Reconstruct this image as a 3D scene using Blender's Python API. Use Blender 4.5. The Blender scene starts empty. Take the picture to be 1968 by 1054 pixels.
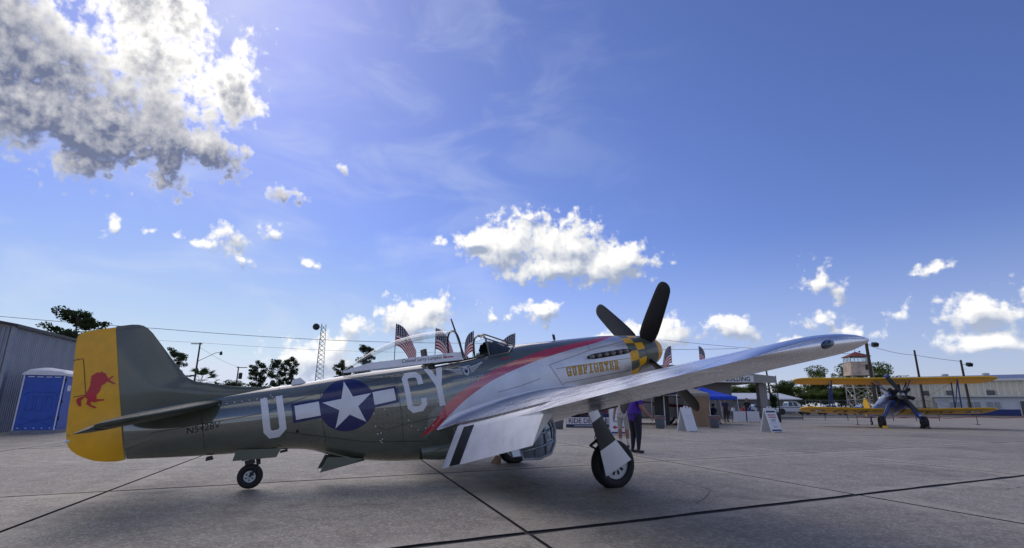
import bpy, bmesh, math, random
import numpy as np
from mathutils import Vector, Matrix
random.seed(7)
R = math.radians
scene = bpy.context.scene
COL = scene.collection

# ------------------------------------------------------------------ camera
CAM_H = 1.1817
cam_data = bpy.data.cameras.new('camera')
cam = bpy.data.objects.new('camera', cam_data)
COL.objects.link(cam)
cam_data.sensor_width = 36.0
cam_data.lens = 994.43 / 1968 * 36.0
cam_data.clip_start = 0.05
cam_data.clip_end = 5000
_p, _r = R(14.1936), R(0.3092)
_f = Vector((0, math.cos(_p), math.sin(_p)))
_u = Vector((0, -math.sin(_p), math.cos(_p)))
_x = Vector((1, 0, 0))
_x2 = _x * math.cos(_r) + _u * math.sin(_r)
_u2 = _u * math.cos(_r) - _x * math.sin(_r)
M = Matrix.Identity(4)
for i in range(3):
    M[i][0], M[i][1], M[i][2] = _x2[i], _u2[i], -_f[i]
M[0][3], M[1][3], M[2][3] = 0, 0, CAM_H
cam.matrix_world = M
scene.camera = cam

# ------------------------------------------------------------------ light
SUN_AZ, SUN_EL = R(-33), R(41)          # azimuth from +Y towards +X
SUN_DIR = Vector((math.sin(SUN_AZ) * math.cos(SUN_EL), math.cos(SUN_AZ) * math.cos(SUN_EL), math.sin(SUN_EL)))
sun_data = bpy.data.lights.new('sun', 'SUN')
sun_data.energy = 0.95
sun_data.angle = R(60)
sun_data.color = (1.0, 0.90, 0.76)
sun = bpy.data.objects.new('sun', sun_data)
COL.objects.link(sun)
sun.rotation_euler = (-SUN_DIR).to_track_quat('-Z', 'Y').to_euler()
sun.location = SUN_DIR * 60
scene.view_settings.view_transform = 'Standard'
scene.view_settings.look = 'None'
scene.view_settings.exposure = 0.36
scene.view_settings.gamma = 1.0
scene.view_settings.use_curve_mapping = False
scene.render.engine = 'CYCLES'
scene.cycles.use_denoising = True
scene.cycles.max_bounces = 8
scene.cycles.transparent_max_bounces = 16
scene.cycles.caustics_reflective = False
scene.cycles.caustics_refractive = False

# ------------------------------------------------------------------ world: sky and clouds
world = bpy.data.worlds.new('World')
scene.world = world
world.use_nodes = True
WT = world.node_tree
WT.nodes.clear()


class NT:
    """small node-tree writer"""
    def __init__(self, tree):
        self.t = tree

    def n(self, typ, **kw):
        nd = self.t.nodes.new(typ)
        for k, v in kw.items():
            setattr(nd, k, v)
        return nd

    def put(self, sock, v):
        if v is None:
            return
        if isinstance(v, bpy.types.NodeSocket):
            self.t.links.new(v, sock)
        else:
            sock.default_value = v

    def m(self, op, a, b=None, c=None, clamp=False):
        nd = self.n('ShaderNodeMath', operation=op, use_clamp=clamp)
        for i, v in enumerate((a, b, c)):
            self.put(nd.inputs[i], v)
        return nd.outputs[0]

    def v(self, op, a, b=None, c=None):
        nd = self.n('ShaderNodeVectorMath', operation=op)
        for i, x in enumerate((a, b, c)):
            self.put(nd.inputs[i], x)
        return nd.outputs[1] if op in ('LENGTH', 'DOT_PRODUCT', 'DISTANCE') else nd.outputs[0]

    def scale(self, a, s):
        nd = self.n('ShaderNodeVectorMath', operation='SCALE')
        self.put(nd.inputs[0], a)
        self.put(nd.inputs['Scale'], s)
        return nd.outputs[0]

    def noise(self, vec, scale, detail=4, rough=.5, out='Fac', dist=0, dim='3D'):
        nd = self.n('ShaderNodeTexNoise', noise_dimensions=dim)
        self.put(nd.inputs['Vector'], vec)
        nd.inputs['Scale'].default_value = scale
        nd.inputs['Detail'].default_value = detail
        nd.inputs['Roughness'].default_value = rough
        nd.inputs['Distortion'].default_value = dist
        return nd.outputs[out]

    def voro(self, vec, scale, detail=0, rough=.5, feature='F1', out='Distance', rnd=1, dim='3D'):
        nd = self.n('ShaderNodeTexVoronoi', feature=feature, voronoi_dimensions=dim)
        self.put(nd.inputs['Vector'], vec)
        nd.inputs['Scale'].default_value = scale
        if 'Detail' in nd.inputs:
            nd.inputs['Detail'].default_value = detail
            nd.inputs['Roughness'].default_value = rough
        nd.inputs['Randomness'].default_value = rnd
        return nd.outputs[out]

    def mix(self, f, a, b, typ='RGBA', blend='MIX', clampf=True):
        nd = self.n('ShaderNodeMix', data_type=typ, clamp_factor=clampf)
        if typ == 'RGBA':
            nd.blend_type = blend
            ia, ib, o = nd.inputs[6], nd.inputs[7], nd.outputs[2]
        else:
            ia, ib, o = nd.inputs[2], nd.inputs[3], nd.outputs[0]
        self.put(nd.inputs[0], f)
        self.put(ia, c4(a) if typ == 'RGBA' else a)
        self.put(ib, c4(b) if typ == 'RGBA' else b)
        return o

    def sstep(self, x, lo, hi, a=0., b=1., typ='SMOOTHSTEP'):
        nd = self.n('ShaderNodeMapRange', interpolation_type=typ)
        for i, q in enumerate((x, lo, hi, a, b)):
            self.put(nd.inputs[i], q)
        return nd.outputs[0]

    def ramp(self, f, stops, interp='LINEAR'):
        nd = self.n('ShaderNodeValToRGB')
        cr = nd.color_ramp
        cr.interpolation = interp
        while len(cr.elements) < len(stops):
            cr.elements.new(.5)
        for e, (p, c) in zip(cr.elements, stops):
            e.position = p
            e.color = c4(c)
        self.put(nd.inputs[0], f)
        return nd.outputs[0]

    def comb(self, x, y, z=0.):
        nd = self.n('ShaderNodeCombineXYZ')
        for i, q in enumerate((x, y, z)):
            self.put(nd.inputs[i], q)
        return nd.outputs[0]

    def sep(self, v):
        nd = self.n('ShaderNodeSeparateXYZ')
        self.put(nd.inputs[0], v)
        return nd.outputs


def c4(c):
    if isinstance(c, bpy.types.NodeSocket):
        return c
    if isinstance(c, (int, float)):
        return (c, c, c, 1)
    return tuple(c) if len(c) == 4 else (*c, 1)


# cumulus heads: direction (azimuth, elevation) and angular half sizes, all in radians
CLOUDS = [(-0.771, 0.405, 0.170, 0.082), (-0.834, 0.478, 0.110, 0.085), (-0.95, 0.46, 0.16, 0.11), (-0.669, 0.514, 0.100, 0.090), (-0.70, 0.60, 0.10, 0.10),
          (-0.650, 0.408, 0.095, 0.056), (-0.557, 0.517, 0.058, 0.066), (-0.530, 0.569, 0.036, 0.046), (-0.569, 0.412, 0.056, 0.036),
          (-0.010, 0.302, 0.084, 0.056), (0.105, 0.296, 0.096, 0.066), (0.205, 0.262, 0.082, 0.046), (0.08, 0.262, 0.11, 0.034), (0.032, 0.362, 0.034, 0.014),
          (-0.068, 0.318, 0.050, 0.026), (0.548, 0.195, 0.038, 0.028), (0.541, 0.142, 0.036, 0.017), (0.694, 0.206, 0.020, 0.008),
          (0.729, 0.134, 0.048, 0.026), (0.662, 0.143, 0.022, 0.014), (0.772, 0.122, 0.042, 0.036), (0.745, 0.095, 0.060, 0.018),
          (0.90, 0.13, 0.09, 0.05), (0.399, 0.134, 0.062, 0.026), (0.291, 0.131, 0.055, 0.035), (0.224, 0.123, 0.060, 0.030),
          (-0.189, 0.155, 0.064, 0.042), (-0.145, 0.172, 0.038, 0.030), (0.049, 0.175, 0.046, 0.021), (-0.044, 0.174, 0.022, 0.011),
          (-0.146, 0.311, 0.012, 0.018), (-0.518, 0.280, 0.030, 0.025), (-0.497, 0.245, 0.025, 0.014), (-0.458, 0.302, 0.019, 0.016),
          (-0.395, 0.253, 0.021, 0.011), (-0.555, 0.259, 0.036, 0.010), (-0.689, 0.259, 0.008, 0.019), (-0.337, 0.427, 0.021, 0.008),
          (-0.633, 0.260, 0.010, 0.009), (-0.356, 0.078, 0.075, 0.042), (-0.297, 0.127, 0.034, 0.023), (0.477, 0.087, 0.055, 0.020),
          (0.585, 0.115, 0.036, 0.014), (-0.447, 0.359, 0.038, 0.014),
          (1.5, 0.25, .2, .09), (1.9, 0.16, .25, .07), (2.6, .3, .25, .1), (-1.6, .35, .25, .12), (-2.3, .2, .3, .08), (3.05, .15, .3, .06),
          (1.25, .5, .16, .09), (2.1, .6, .3, .14), (2.9, .75, .4, .14), (-2.7, .5, .3, .12), (-1.9, .8, .35, .15), (-1.3, .2, .2, .07), (1.6, .9, .3, .1)]  # clouds outside the view, added to fill and whiten the light


def cloud_group():
    g = bpy.data.node_groups.new('cloud_density', 'ShaderNodeTree')
    g.interface.new_socket('P', in_out='INPUT', socket_type='NodeSocketVector')
    g.interface.new_socket('D', in_out='OUTPUT', socket_type='NodeSocketFloat')
    g.interface.new_socket('N', in_out='OUTPUT', socket_type='NodeSocketFloat')
    k = NT(g)
    gi = k.n('NodeGroupInput')
    go = k.n('NodeGroupOutput')
    P = gi.outputs[0]
    w = k.noise(P, 13, 2, .5, 'Color', dim='2D')
    Pw = k.v('ADD', P, k.scale(k.v('SUBTRACT', w, (.5, .5, .5)), .05))
    field = None
    for a, e, rx, ry in CLOUDS:
        small = rx < .045
        if small:
            rx, ry = rx * 2.0, ry * 2.0
        f = k.v('LENGTH', k.v('MULTIPLY_ADD', Pw, (.87 / rx, .87 / ry, 0), (-a * .87 / rx, -e * .87 / ry, 0)))
        if small:
            f = k.m('ADD', f, .52)
        field = f if field is None else k.m('SMOOTH_MIN', field, f, .25)
    field = k.m('MAXIMUM', k.m('SUBTRACT', 1.1, field), -1.2)
    n1 = k.noise(P, 17, 8, .6, dim='2D')
    n3 = k.noise(P, 62, 4, .6, dim='2D')
    v1 = k.voro(k.v('ADD', P, k.scale(w, .012)), 40, 1, .5, 'F1', dim='2D')
    v2 = k.voro(P, 95, 1, .5, 'F1', dim='2D')
    nn = k.m('ADD', k.m('ADD', k.m('MULTIPLY', k.m('SUBTRACT', n1, .5), 1.7), k.m('MULTIPLY', k.m('SUBTRACT', n3, .5), .85)),
             k.m('ADD', k.m('MULTIPLY', k.m('SUBTRACT', .45, v1), .55), k.m('MULTIPLY', k.m('SUBTRACT', .45, v2), .2)))
    D = k.m('ADD', k.m('MINIMUM', k.m('MULTIPLY', field, 1.25), 1.05), nn)
    g.links.new(D, go.inputs[0])
    g.links.new(field, go.inputs[1])
    return g


def build_world():
    k = NT(WT)
    tc = k.n('ShaderNodeTexCoord')
    d = k.v('NORMALIZE', tc.outputs['Generated'])
    sx, sy, sz = k.sep(d)
    az = k.m('ARCTAN2', sx, sy)
    el = k.m('ARCSINE', sz)
    P = k.comb(az, el, 0.)
    g = cloud_group()

    def dens(p):
        nd = k.n('ShaderNodeGroup')
        nd.node_tree = g
        k.put(nd.inputs[0], p)
        return nd.outputs[0], nd.outputs[1]
    D, N = dens(P)
    D2, N2 = dens(k.v('ADD', P, (-.008, .016, 0)))
    s = k.v('DOT_PRODUCT', d, tuple(SUN_DIR))
    back = k.sstep(s, .906, .924)
    alpha = k.m('MULTIPLY', k.sstep(D, -.02, .62), k.sstep(el, .0, .05))
    dF = k.m('SUBTRACT', N, N2)
    dD = k.m('SUBTRACT', D, D2)
    # clouds away from the sun: bright where they face it, grey below
    lit = k.m('ADD', k.m('ADD', .50, k.m('MULTIPLY', dF, 1.35)), k.m('MULTIPLY', dD, .42), clamp=True)
    front = k.mix(lit, (2.3, 2.7, 3.6), (6.7, 6.6, 6.4))
    # clouds in front of the sun: thick parts dark, thin edges glowing
    near = k.sstep(s, .950, .985)
    T = k.m('ADD', k.m('MULTIPLY', k.sstep(D, .55, .05), .5), k.m('MULTIPLY', near, k.sstep(D, 1.45, .35)))
    T = k.m('ADD', k.m('ADD', T, .15), k.m('ADD', k.m('MULTIPLY', dD, .42), k.m('MULTIPLY', dF, .3)), clamp=True)
    T = k.m('ADD', T, k.sstep(D, 2.0, .7, 0., .05), clamp=True)
    backc = k.mix(T, (.75, .95, 1.7), (7.0, 6.85, 6.6))
    cc = k.mix(back, front, backc)
    low = k.sstep(el, .0, .17)
    cc = k.mix(k.m('MULTIPLY', k.m('SUBTRACT', 1., low), .45), cc, (4.5, 5.0, 6.0))
    sky = k.n('ShaderNodeTexSky', sky_type='NISHITA')
    sky.sun_disc = False
    sky.sun_elevation = SUN_EL
    sky.sun_rotation = SUN_AZ
    sky.altitude = 50
    sky.air_density = 1.0
    sky.dust_density = 0.35
    sky.ozone_density = 3.0
    skyn = k.mix(1.0, sky.outputs[0], (.49, .50, .74), blend='MULTIPLY')
    skyc = k.v('MINIMUM', skyn, (4.5, 4.9, 5.9))
    haze_f = k.sstep(el, .32, .0, 0., .38)
    skyc = k.mix(haze_f, skyc, (3.9, 4.3, 5.0))
    # thin high veil
    st = k.noise(k.v('MULTIPLY', P, (2.2, 5.5, 1)), 2.2, 4, .55, dist=.4, dim='2D')
    veil = k.m('MULTIPLY', k.sstep(st, .40, .8), k.sstep(az, .45, -.35, 0., .30))
    skyc = k.mix(veil, skyc, (4.4, 4.9, 5.9))
    col = k.mix(alpha, skyc, cc)
    bg = k.n('ShaderNodeBackground')
    bg.inputs['Strength'].default_value = 0.125
    WT.links.new(col, bg.inputs['Color'])
    out = k.n('ShaderNodeOutputWorld')
    WT.links.new(bg.outputs[0], out.inputs[0])
    world.cycles.sampling_method = 'MANUAL'
    world.cycles.sample_map_resolution = 512


build_world()

# ------------------------------------------------------------------ helpers
def mat(name, build):
    m = bpy.data.materials.new(name)
    m.use_nodes = True
    t = m.node_tree
    t.nodes.clear()
    k = NT(t)
    out = k.n('ShaderNodeOutputMaterial')
    sh = build(k)
    t.links.new(sh, out.inputs[0])
    return m


def principled(k, col, rough=.5, metal=0., bump=None, bump_s=.2, bump_d=.01, spec=.5, coat=0., coat_r=.05, coat_ior=1.5, trans=0., alpha=None):
    p = k.n('ShaderNodeBsdfPrincipled')
    k.put(p.inputs['Base Color'], c4(col))
    k.put(p.inputs['Roughness'], rough)
    k.put(p.inputs['Metallic'], metal)
    k.put(p.inputs['Specular IOR Level'], spec)
    k.put(p.inputs['Coat Weight'], coat)
    k.put(p.inputs['Coat Roughness'], coat_r)
    p.inputs['Coat IOR'].default_value = coat_ior
    k.put(p.inputs['Transmission Weight'], trans)
    if alpha is not None:
        k.put(p.inputs['Alpha'], alpha)
    if bump is not None:
        b = k.n('ShaderNodeBump')
        b.inputs['Strength'].default_value = bump_s
        b.inputs['Distance'].default_value = bump_d
        k.put(b.inputs['Height'], bump)
        k.t.links.new(b.outputs[0], p.inputs['Normal'])
    return p.outputs[0]


def objco(k):
    return k.n('ShaderNodeTexCoord').outputs['Object']


def plain(name, col, rough=.5, metal=0., var=.12, scale=6., bump=0., coat=0., spec=.5, dirt=0.):
    def b(k):
        P = objco(k)
        n = k.noise(P, scale, 5, .6)
        c = k.mix(k.m('MULTIPLY', k.sstep(n, .3, .7), 1.0), tuple(x * (1 - var) for x in col[:3]), tuple(min(1, x * (1 + var)) for x in col[:3]))
        if dirt:
            n2 = k.noise(P, scale * .35, 6, .7)
            c = k.mix(k.m('MULTIPLY', k.sstep(n2, .5, .75), dirt), c, (.12, .10, .085))
        rr = k.m('ADD', rough - .06, k.m('MULTIPLY', n, .12))
        return principled(k, c, rr, metal, bump=n if bump else None, bump_s=bump, coat=coat, spec=spec)
    return mat(name, b)


MATS = {}


def mesh_obj(name, verts, faces, mats, parent=None, idx=None, smooth=None, link=True):
    me = bpy.data.meshes.new(name)
    me.from_pydata([tuple(v) for v in verts], [], faces)
    if not isinstance(mats, (list, tuple)):
        mats = [mats]
    for m in mats:
        me.materials.append(m)
    if idx is not None:
        me.polygons.foreach_set('material_index', np.asarray(idx, dtype=np.int32))
    if smooth is not None:
        me.polygons.foreach_set('use_smooth', np.ones(len(me.polygons), dtype=bool))
        if smooth < 180:
            me.set_sharp_from_angle(angle=R(smooth))
    me.update()
    o = bpy.data.objects.new(name, me)
    COL.objects.link(o)
    if parent is not None:
        o.parent = parent
    return o


def tag(o, label=None, cat=None, group=None, kind=None):
    if label:
        o['label'] = label
    if cat:
        o['category'] = cat
    if group:
        o['group'] = group
    if kind:
        o['kind'] = kind
    return o


def empty(name, loc=(0, 0, 0), rz=0., label=None, cat=None, group=None):
    o = bpy.data.objects.new(name, None)
    COL.objects.link(o)
    o.location = loc
    o.rotation_euler = (0, 0, rz)
    o.empty_display_size = .3
    return tag(o, label, cat, group)


def copy_tree(o, parent=None):
    c = o.copy()
    COL.objects.link(c)
    if parent is not None:
        c.parent = parent
    for ch in list(o.children):
        copy_tree(ch, c)
    return c


class MB:
    def __init__(self):
        self.v = []
        self.f = []
        self.i = []

    def add(self, vs, fs, mi=0):
        n = len(self.v)
        self.v += [tuple(x) for x in vs]
        self.f += [tuple(a + n for a in f) for f in fs]
        self.i += [mi] * len(fs)
        return self

    def box(self, c, s, rot=None, mi=0, taper=1.0):
        hx, hy, hz = s[0] / 2, s[1] / 2, s[2] / 2
        vs = []
        for z in (-hz, hz):
            t = 1.0 if z < 0 else taper
            for x, y in ((-hx, -hy), (hx, -hy), (hx, hy), (-hx, hy)):
                p = Vector((x * t, y * t, z))
                if rot is not None:
                    p = rot @ p
                vs.append(p + Vector(c))
        return self.add(vs, [(3, 2, 1, 0), (4, 5, 6, 7), (0, 1, 5, 4), (1, 2, 6, 5), (2, 3, 7, 6), (3, 0, 4, 7)], mi)

    def cyl(self, p0, p1, r0, r1=None, n=12, mi=0, caps=True):
        r1 = r0 if r1 is None else r1
        p0, p1 = Vector(p0), Vector(p1)
        d = (p1 - p0).normalized()
        a = d.orthogonal().normalized()
        b = d.cross(a)
        vs = []
        for p, r in ((p0, r0), (p1, r1)):
            for j in range(n):
                t = 2 * math.pi * j / n
                vs.append(p + (a * math.cos(t) + b * math.sin(t)) * r)
        fs = [(j, (j + 1) % n, n + (j + 1) % n, n + j) for j in range(n)]
        if caps:
            fs += [tuple(range(n - 1, -1, -1)), tuple(range(n, 2 * n))]
        return self.add(vs, fs, mi)

    def tube(self, pts, r, n=8, mi=0, caps=True):
        pts = [Vector(p) for p in pts]
        rs = r if isinstance(r, (list, tuple)) else [r] * len(pts)
        rings = []
        a = None
        for i, p in enumerate(pts):
            d = (pts[min(i + 1, len(pts) - 1)] - pts[max(i - 1, 0)]).normalized()
            if a is None:
                a = d.orthogonal().normalized()
            else:
                a = (a - d * a.dot(d)).normalized()
            b = d.cross(a)
            rings.append([p + (a * math.cos(2 * math.pi * j / n) + b * math.sin(2 * math.pi * j / n)) * rs[i] for j in range(n)])
        return self.loft(rings, True, caps, mi)

    def loft(self, rings, closed=True, caps=True, mi=0):
        n = len(rings[0])
        vs = [p for r in rings for p in r]
        fs = []
        for i in range(len(rings) - 1):
            for j in range(n if closed else n - 1):
                a, b = i * n + j, i * n + (j + 1) % n
                fs.append((a, b, b + n, a + n))
        if caps:
            fs += [tuple(range(n - 1, -1, -1)), tuple(range((len(rings) - 1) * n, len(rings) * n))]
        return self.add(vs, fs, mi)

    def lathe(self, prof, p0, axis, n=24, mi=0):
        """prof: (distance along axis, radius)"""
        p0, d = Vector(p0), Vector(axis).normalized()
        a = d.orthogonal().normalized()
        b = d.cross(a)
        rings = [[p0 + d * s + (a * math.cos(2 * math.pi * j / n) + b * math.sin(2 * math.pi * j / n)) * max(r, 1e-4) for j in range(n)] for s, r in prof]
        return self.loft(rings, True, True, mi)

    def prism(self, poly, fn0, fn1, mi=0):
        """polygon mapped by two functions to front and back"""
        n = len(poly)
        vs = [fn0(*p) for p in poly] + [fn1(*p) for p in poly]
        fs = [tuple(range(n - 1, -1, -1)), tuple(range(n, 2 * n))] + [(j, (j + 1) % n, n + (j + 1) % n, n + j) for j in range(n)]
        return self.add(vs, fs, mi)

    def build(self, name, mats, parent=None, smooth=35):
        return mesh_obj(name, self.v, self.f, mats, parent, self.i, smooth)


def pchip(xs, ys):
    xs, ys = np.asarray(xs, float), np.asarray(ys, float)
    h = np.diff(xs)
    d = np.diff(ys) / h
    m = np.zeros(len(xs))
    m[0], m[-1] = d[0], d[-1]
    for i in range(1, len(xs) - 1):
        if d[i - 1] * d[i] > 0:
            w1, w2 = 2 * h[i] + h[i - 1], h[i] + 2 * h[i - 1]
            m[i] = (w1 + w2) / (w1 / d[i - 1] + w2 / d[i])

    def f(x):
        x = min(max(x, xs[0]), xs[-1])
        i = min(int(np.searchsorted(xs, x, 'right')) - 1, len(h) - 1)
        t = (x - xs[i]) / h[i]
        return float(ys[i] * (1 + 2 * t) * (1 - t) ** 2 + m[i] * h[i] * t * (1 - t) ** 2 + ys[i + 1] * t * t * (3 - 2 * t) + m[i + 1] * h[i] * t * t * (t - 1))
    return f


def text_polys(body, size=1.0, shear=0., offset=0., spacing=1.0, bold=0.):
    """outline of a word as (verts2d, faces); x from 0, baseline 0, height of capitals about size*0.7"""
    cu = bpy.data.curves.new('word', 'FONT')
    cu.body = body
    cu.size = size
    cu.shear = shear
    cu.offset = offset + bold
    cu.space_character = spacing
    cu.resolution_u = 3
    ob = bpy.data.objects.new('word', cu)
    COL.objects.link(ob)
    dg = bpy.context.evaluated_depsgraph_get()
    me = bpy.data.meshes.new_from_object(ob.evaluated_get(dg))
    vs = [(v.co.x, v.co.y) for v in me.vertices]
    fs = [tuple(p.vertices) for p in me.polygons]
    bpy.data.objects.remove(ob)
    bpy.data.curves.remove(cu)
    bpy.data.meshes.remove(me)
    return vs, fs


def decal(name, vs2, fs, fn, m, parent=None, cut=None):
    """flat outline cut into small pieces and laid on a surface: fn(a, b) -> xyz"""
    bm = bmesh.new()
    bv = [bm.verts.new((x, y, 0)) for x, y in vs2]
    for f in fs:
        try:
            bm.faces.new([bv[i] for i in f])
        except ValueError:
            pass
    bmesh.ops.remove_doubles(bm, verts=bm.verts, dist=1e-5)
    if cut:
        xs = [v.co.x for v in bm.verts]
        ys = [v.co.y for v in bm.verts]
        for ax, lo, hi in ((0, min(xs), max(xs)), (1, min(ys), max(ys))):
            c = lo + cut
            while c < hi:
                no = (1, 0, 0) if ax == 0 else (0, 1, 0)
                bmesh.ops.bisect_plane(bm, geom=bm.verts[:] + bm.edges[:] + bm.faces[:], plane_co=(c, c, 0), plane_no=no, dist=1e-5)
                c += cut
    bmesh.ops.triangulate(bm, faces=[f for f in bm.faces if len(f.verts) > 4])
    for v in bm.verts:
        v.co = fn(v.co.x, v.co.y)
    me = bpy.data.meshes.new(name)
    bm.to_mesh(me)
    bm.free()
    me.materials.append(m)
    me.polygons.foreach_set('use_smooth', np.ones(len(me.polygons), dtype=bool))
    o = bpy.data.objects.new(name, me)
    COL.objects.link(o)
    if parent is not None:
        o.parent = parent
    return o


def polys(*ps):
    vs, fs = [], []
    for p in ps:
        fs.append(tuple(range(len(vs), len(vs) + len(p))))
        vs += list(p)
    return vs, fs


# ------------------------------------------------------------------ materials
E1 = Vector((.895, .446, 0))
E2 = Vector((-.307, .952, 0))
OG = Vector((.17, 5.38, 0))


def joint_dist(k, P):
    """distance to the nearest slab joint in the grid beyond the hand-laid slabs"""
    x, y, z = k.sep(P)
    det = E1.x * E2.y - E1.y * E2.x
    av = k.m('ADD', k.m('MULTIPLY', x, E2.y / det), k.m('ADD', k.m('MULTIPLY', y, -E2.x / det), 500.0 - (OG.x * E2.y - OG.y * E2.x) / det - .18))
    bv = k.m('ADD', k.m('MULTIPLY', y, E1.x / det), k.m('ADD', k.m('MULTIPLY', x, -E1.y / det), 460.0 - (OG.y * E1.x - OG.x * E1.y) / det))
    return k.m('MINIMUM', k.m('PINGPONG', av, 2.5), k.m('PINGPONG', bv, 2.3))


def concrete_colour(k, P, near):
    ag = k.sep(k.voro(P, 34, 0, out='Color'))[0]
    agd = k.voro(P, 34, 0)
    fine = k.noise(P, 75, 4, .7)
    big = k.noise(P, .42, 7, .66)
    mid = k.noise(P, 2.6, 6, .7)
    c = k.mix(ag, (0.312, 0.266, 0.191), (0.578, 0.491, 0.351))
    c = k.mix(k.m('MULTIPLY', k.sstep(ag, .74, .88), k.sstep(agd, .5, .2)), c, (0.750, 0.700, 0.580))
    c = k.mix(k.m('MULTIPLY', k.sstep(fine, .44, .62), .7), c, (0.156, 0.134, 0.101))
    c = k.mix(k.m('MULTIPLY', k.sstep(mid, .50, .70), .5), c, (0.204, 0.176, 0.133))
    c = k.mix(k.m('MULTIPLY', k.sstep(mid, .46, .30), .4), c, (0.656, 0.549, 0.382))
    c = k.mix(k.m('MULTIPLY', k.sstep(big, .52, .70), .6), c, (0.179, 0.158, 0.123))
    jd = joint_dist(k, P)
    edge = k.m('MULTIPLY', k.sstep(k.m('ADD', jd, k.m('MULTIPLY', k.m('SUBTRACT', mid, .5), 1.2)), .5, .02), .42)
    c = k.mix(edge, c, (0.625, 0.533, 0.382))
    oil = k.sstep(k.noise(k.v('ADD', P, (13.1, 4.7, 0)), 1.15, 3, .5), .70, .76)
    c = k.mix(k.m('MULTIPLY', oil, .55), c, (0.094, 0.081, 0.064))
    h = k.m('ADD', k.m('MULTIPLY', agd, -1.), k.m('MULTIPLY', fine, .8))
    return c, h, mid, jd


def m_concrete(k):
    P = k.n('ShaderNodeNewGeometry').outputs['Position']
    c, h, mid, jd = concrete_colour(k, P, True)
    oi = k.n('ShaderNodeObjectInfo').outputs['Random']
    c = k.mix(1.0, c, k.mix(oi, (.80, .82, .86), (1.06, 1.07, 1.10)), blend='MULTIPLY')
    return principled(k, c, k.m('ADD', .5, k.m('MULTIPLY', mid, .3)), bump=h, bump_s=.6, bump_d=.012, spec=.45)


MATS['concrete'] = mat('concrete', m_concrete)
MATS['tar'] = plain('tar', (.018, .018, .019), .75, var=.3, scale=30, bump=.4)
MATS['rubber'] = plain('rubber', (.013, .013, .014), .68, var=.2, scale=18)
MATS['black'] = plain('black_paint', (.012, .013, .015), .45, var=.2)
MATS['darkmetal'] = plain('dark_metal', (.05, .05, .055), .45, .6)
MATS['white'] = plain('white_paint', (.74, .75, .76), .5, var=.05)
MATS['letterwhite'] = plain('letter_white', (.80, .81, .82), .32, var=.05, coat=.3)
MATS['wood'] = plain('weathered_wood', (.075, .058, .045), .85, var=.3, scale=9)


def m_olive(k):
    P = objco(k)
    n = k.noise(P, 2.2, 5, .6)
    n2 = k.noise(P, 9, 5, .65)
    c = k.mix(k.sstep(n, .3, .7), (.078, .092, .064), (.106, .122, .088))
    c = k.mix(k.m('MULTIPLY', k.sstep(n2, .55, .8), .35), c, (.15, .158, .125))
    w = k.noise(P, 5.5, 3, .5)
    return principled(k, c, k.m('ADD', .26, k.m('MULTIPLY', n2, .2)), bump=w, bump_s=.12, bump_d=.012, spec=.6, coat=.5, coat_r=.12, coat_ior=1.6)


MATS['olive'] = mat('olive_drab', m_olive)
MATS['olivematt'] = plain('olive_drab_matt', (.055, .064, .044), .5, var=.12, scale=4, spec=.35)


def m_metal(base, r0, r1, wav):
    def b(k):
        P = objco(k)
        n = k.noise(P, 3.0, 5, .6)
        w = k.noise(P, 2.5, 2, .5)
        stain = k.noise(k.v('MULTIPLY', P, (1.2, 5, 5)), 1.6, 5, .6)
        c = k.mix(k.sstep(n, .3, .7), tuple(x * .9 for x in base), base)
        c = k.mix(k.m('MULTIPLY', k.sstep(stain, .6, .8), .22), c, (.35, .34, .33))
        return principled(k, c, k.sstep(n, .3, .75, r0, r1), .92, bump=w, bump_s=wav, bump_d=.02)
    return b


MATS['alu'] = mat('polished_aluminium', m_metal((.80, .81, .83), .22, .32, .03))
MATS['silver'] = mat('silver_paint', m_metal((.66, .67, .70), .34, .46, .08))
MATS['yellow'] = plain('yellow_paint', (.86, .44, .010), .38, var=.07, scale=5, coat=.15, dirt=.12)
MATS['red'] = plain('red_paint', (.52, .014, .028), .35, var=.1, scale=5, coat=.2)
MATS['navy'] = plain('navy_paint', (.014, .020, .11), .28, var=.1, coat=.3)
MATS['stripe_dark'] = plain('stripe_black_paint', (.014, .016, .022), .32, var=.15, coat=.3)
MATS['interior'] = plain('cockpit_interior', (.02, .025, .018), .7)


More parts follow.
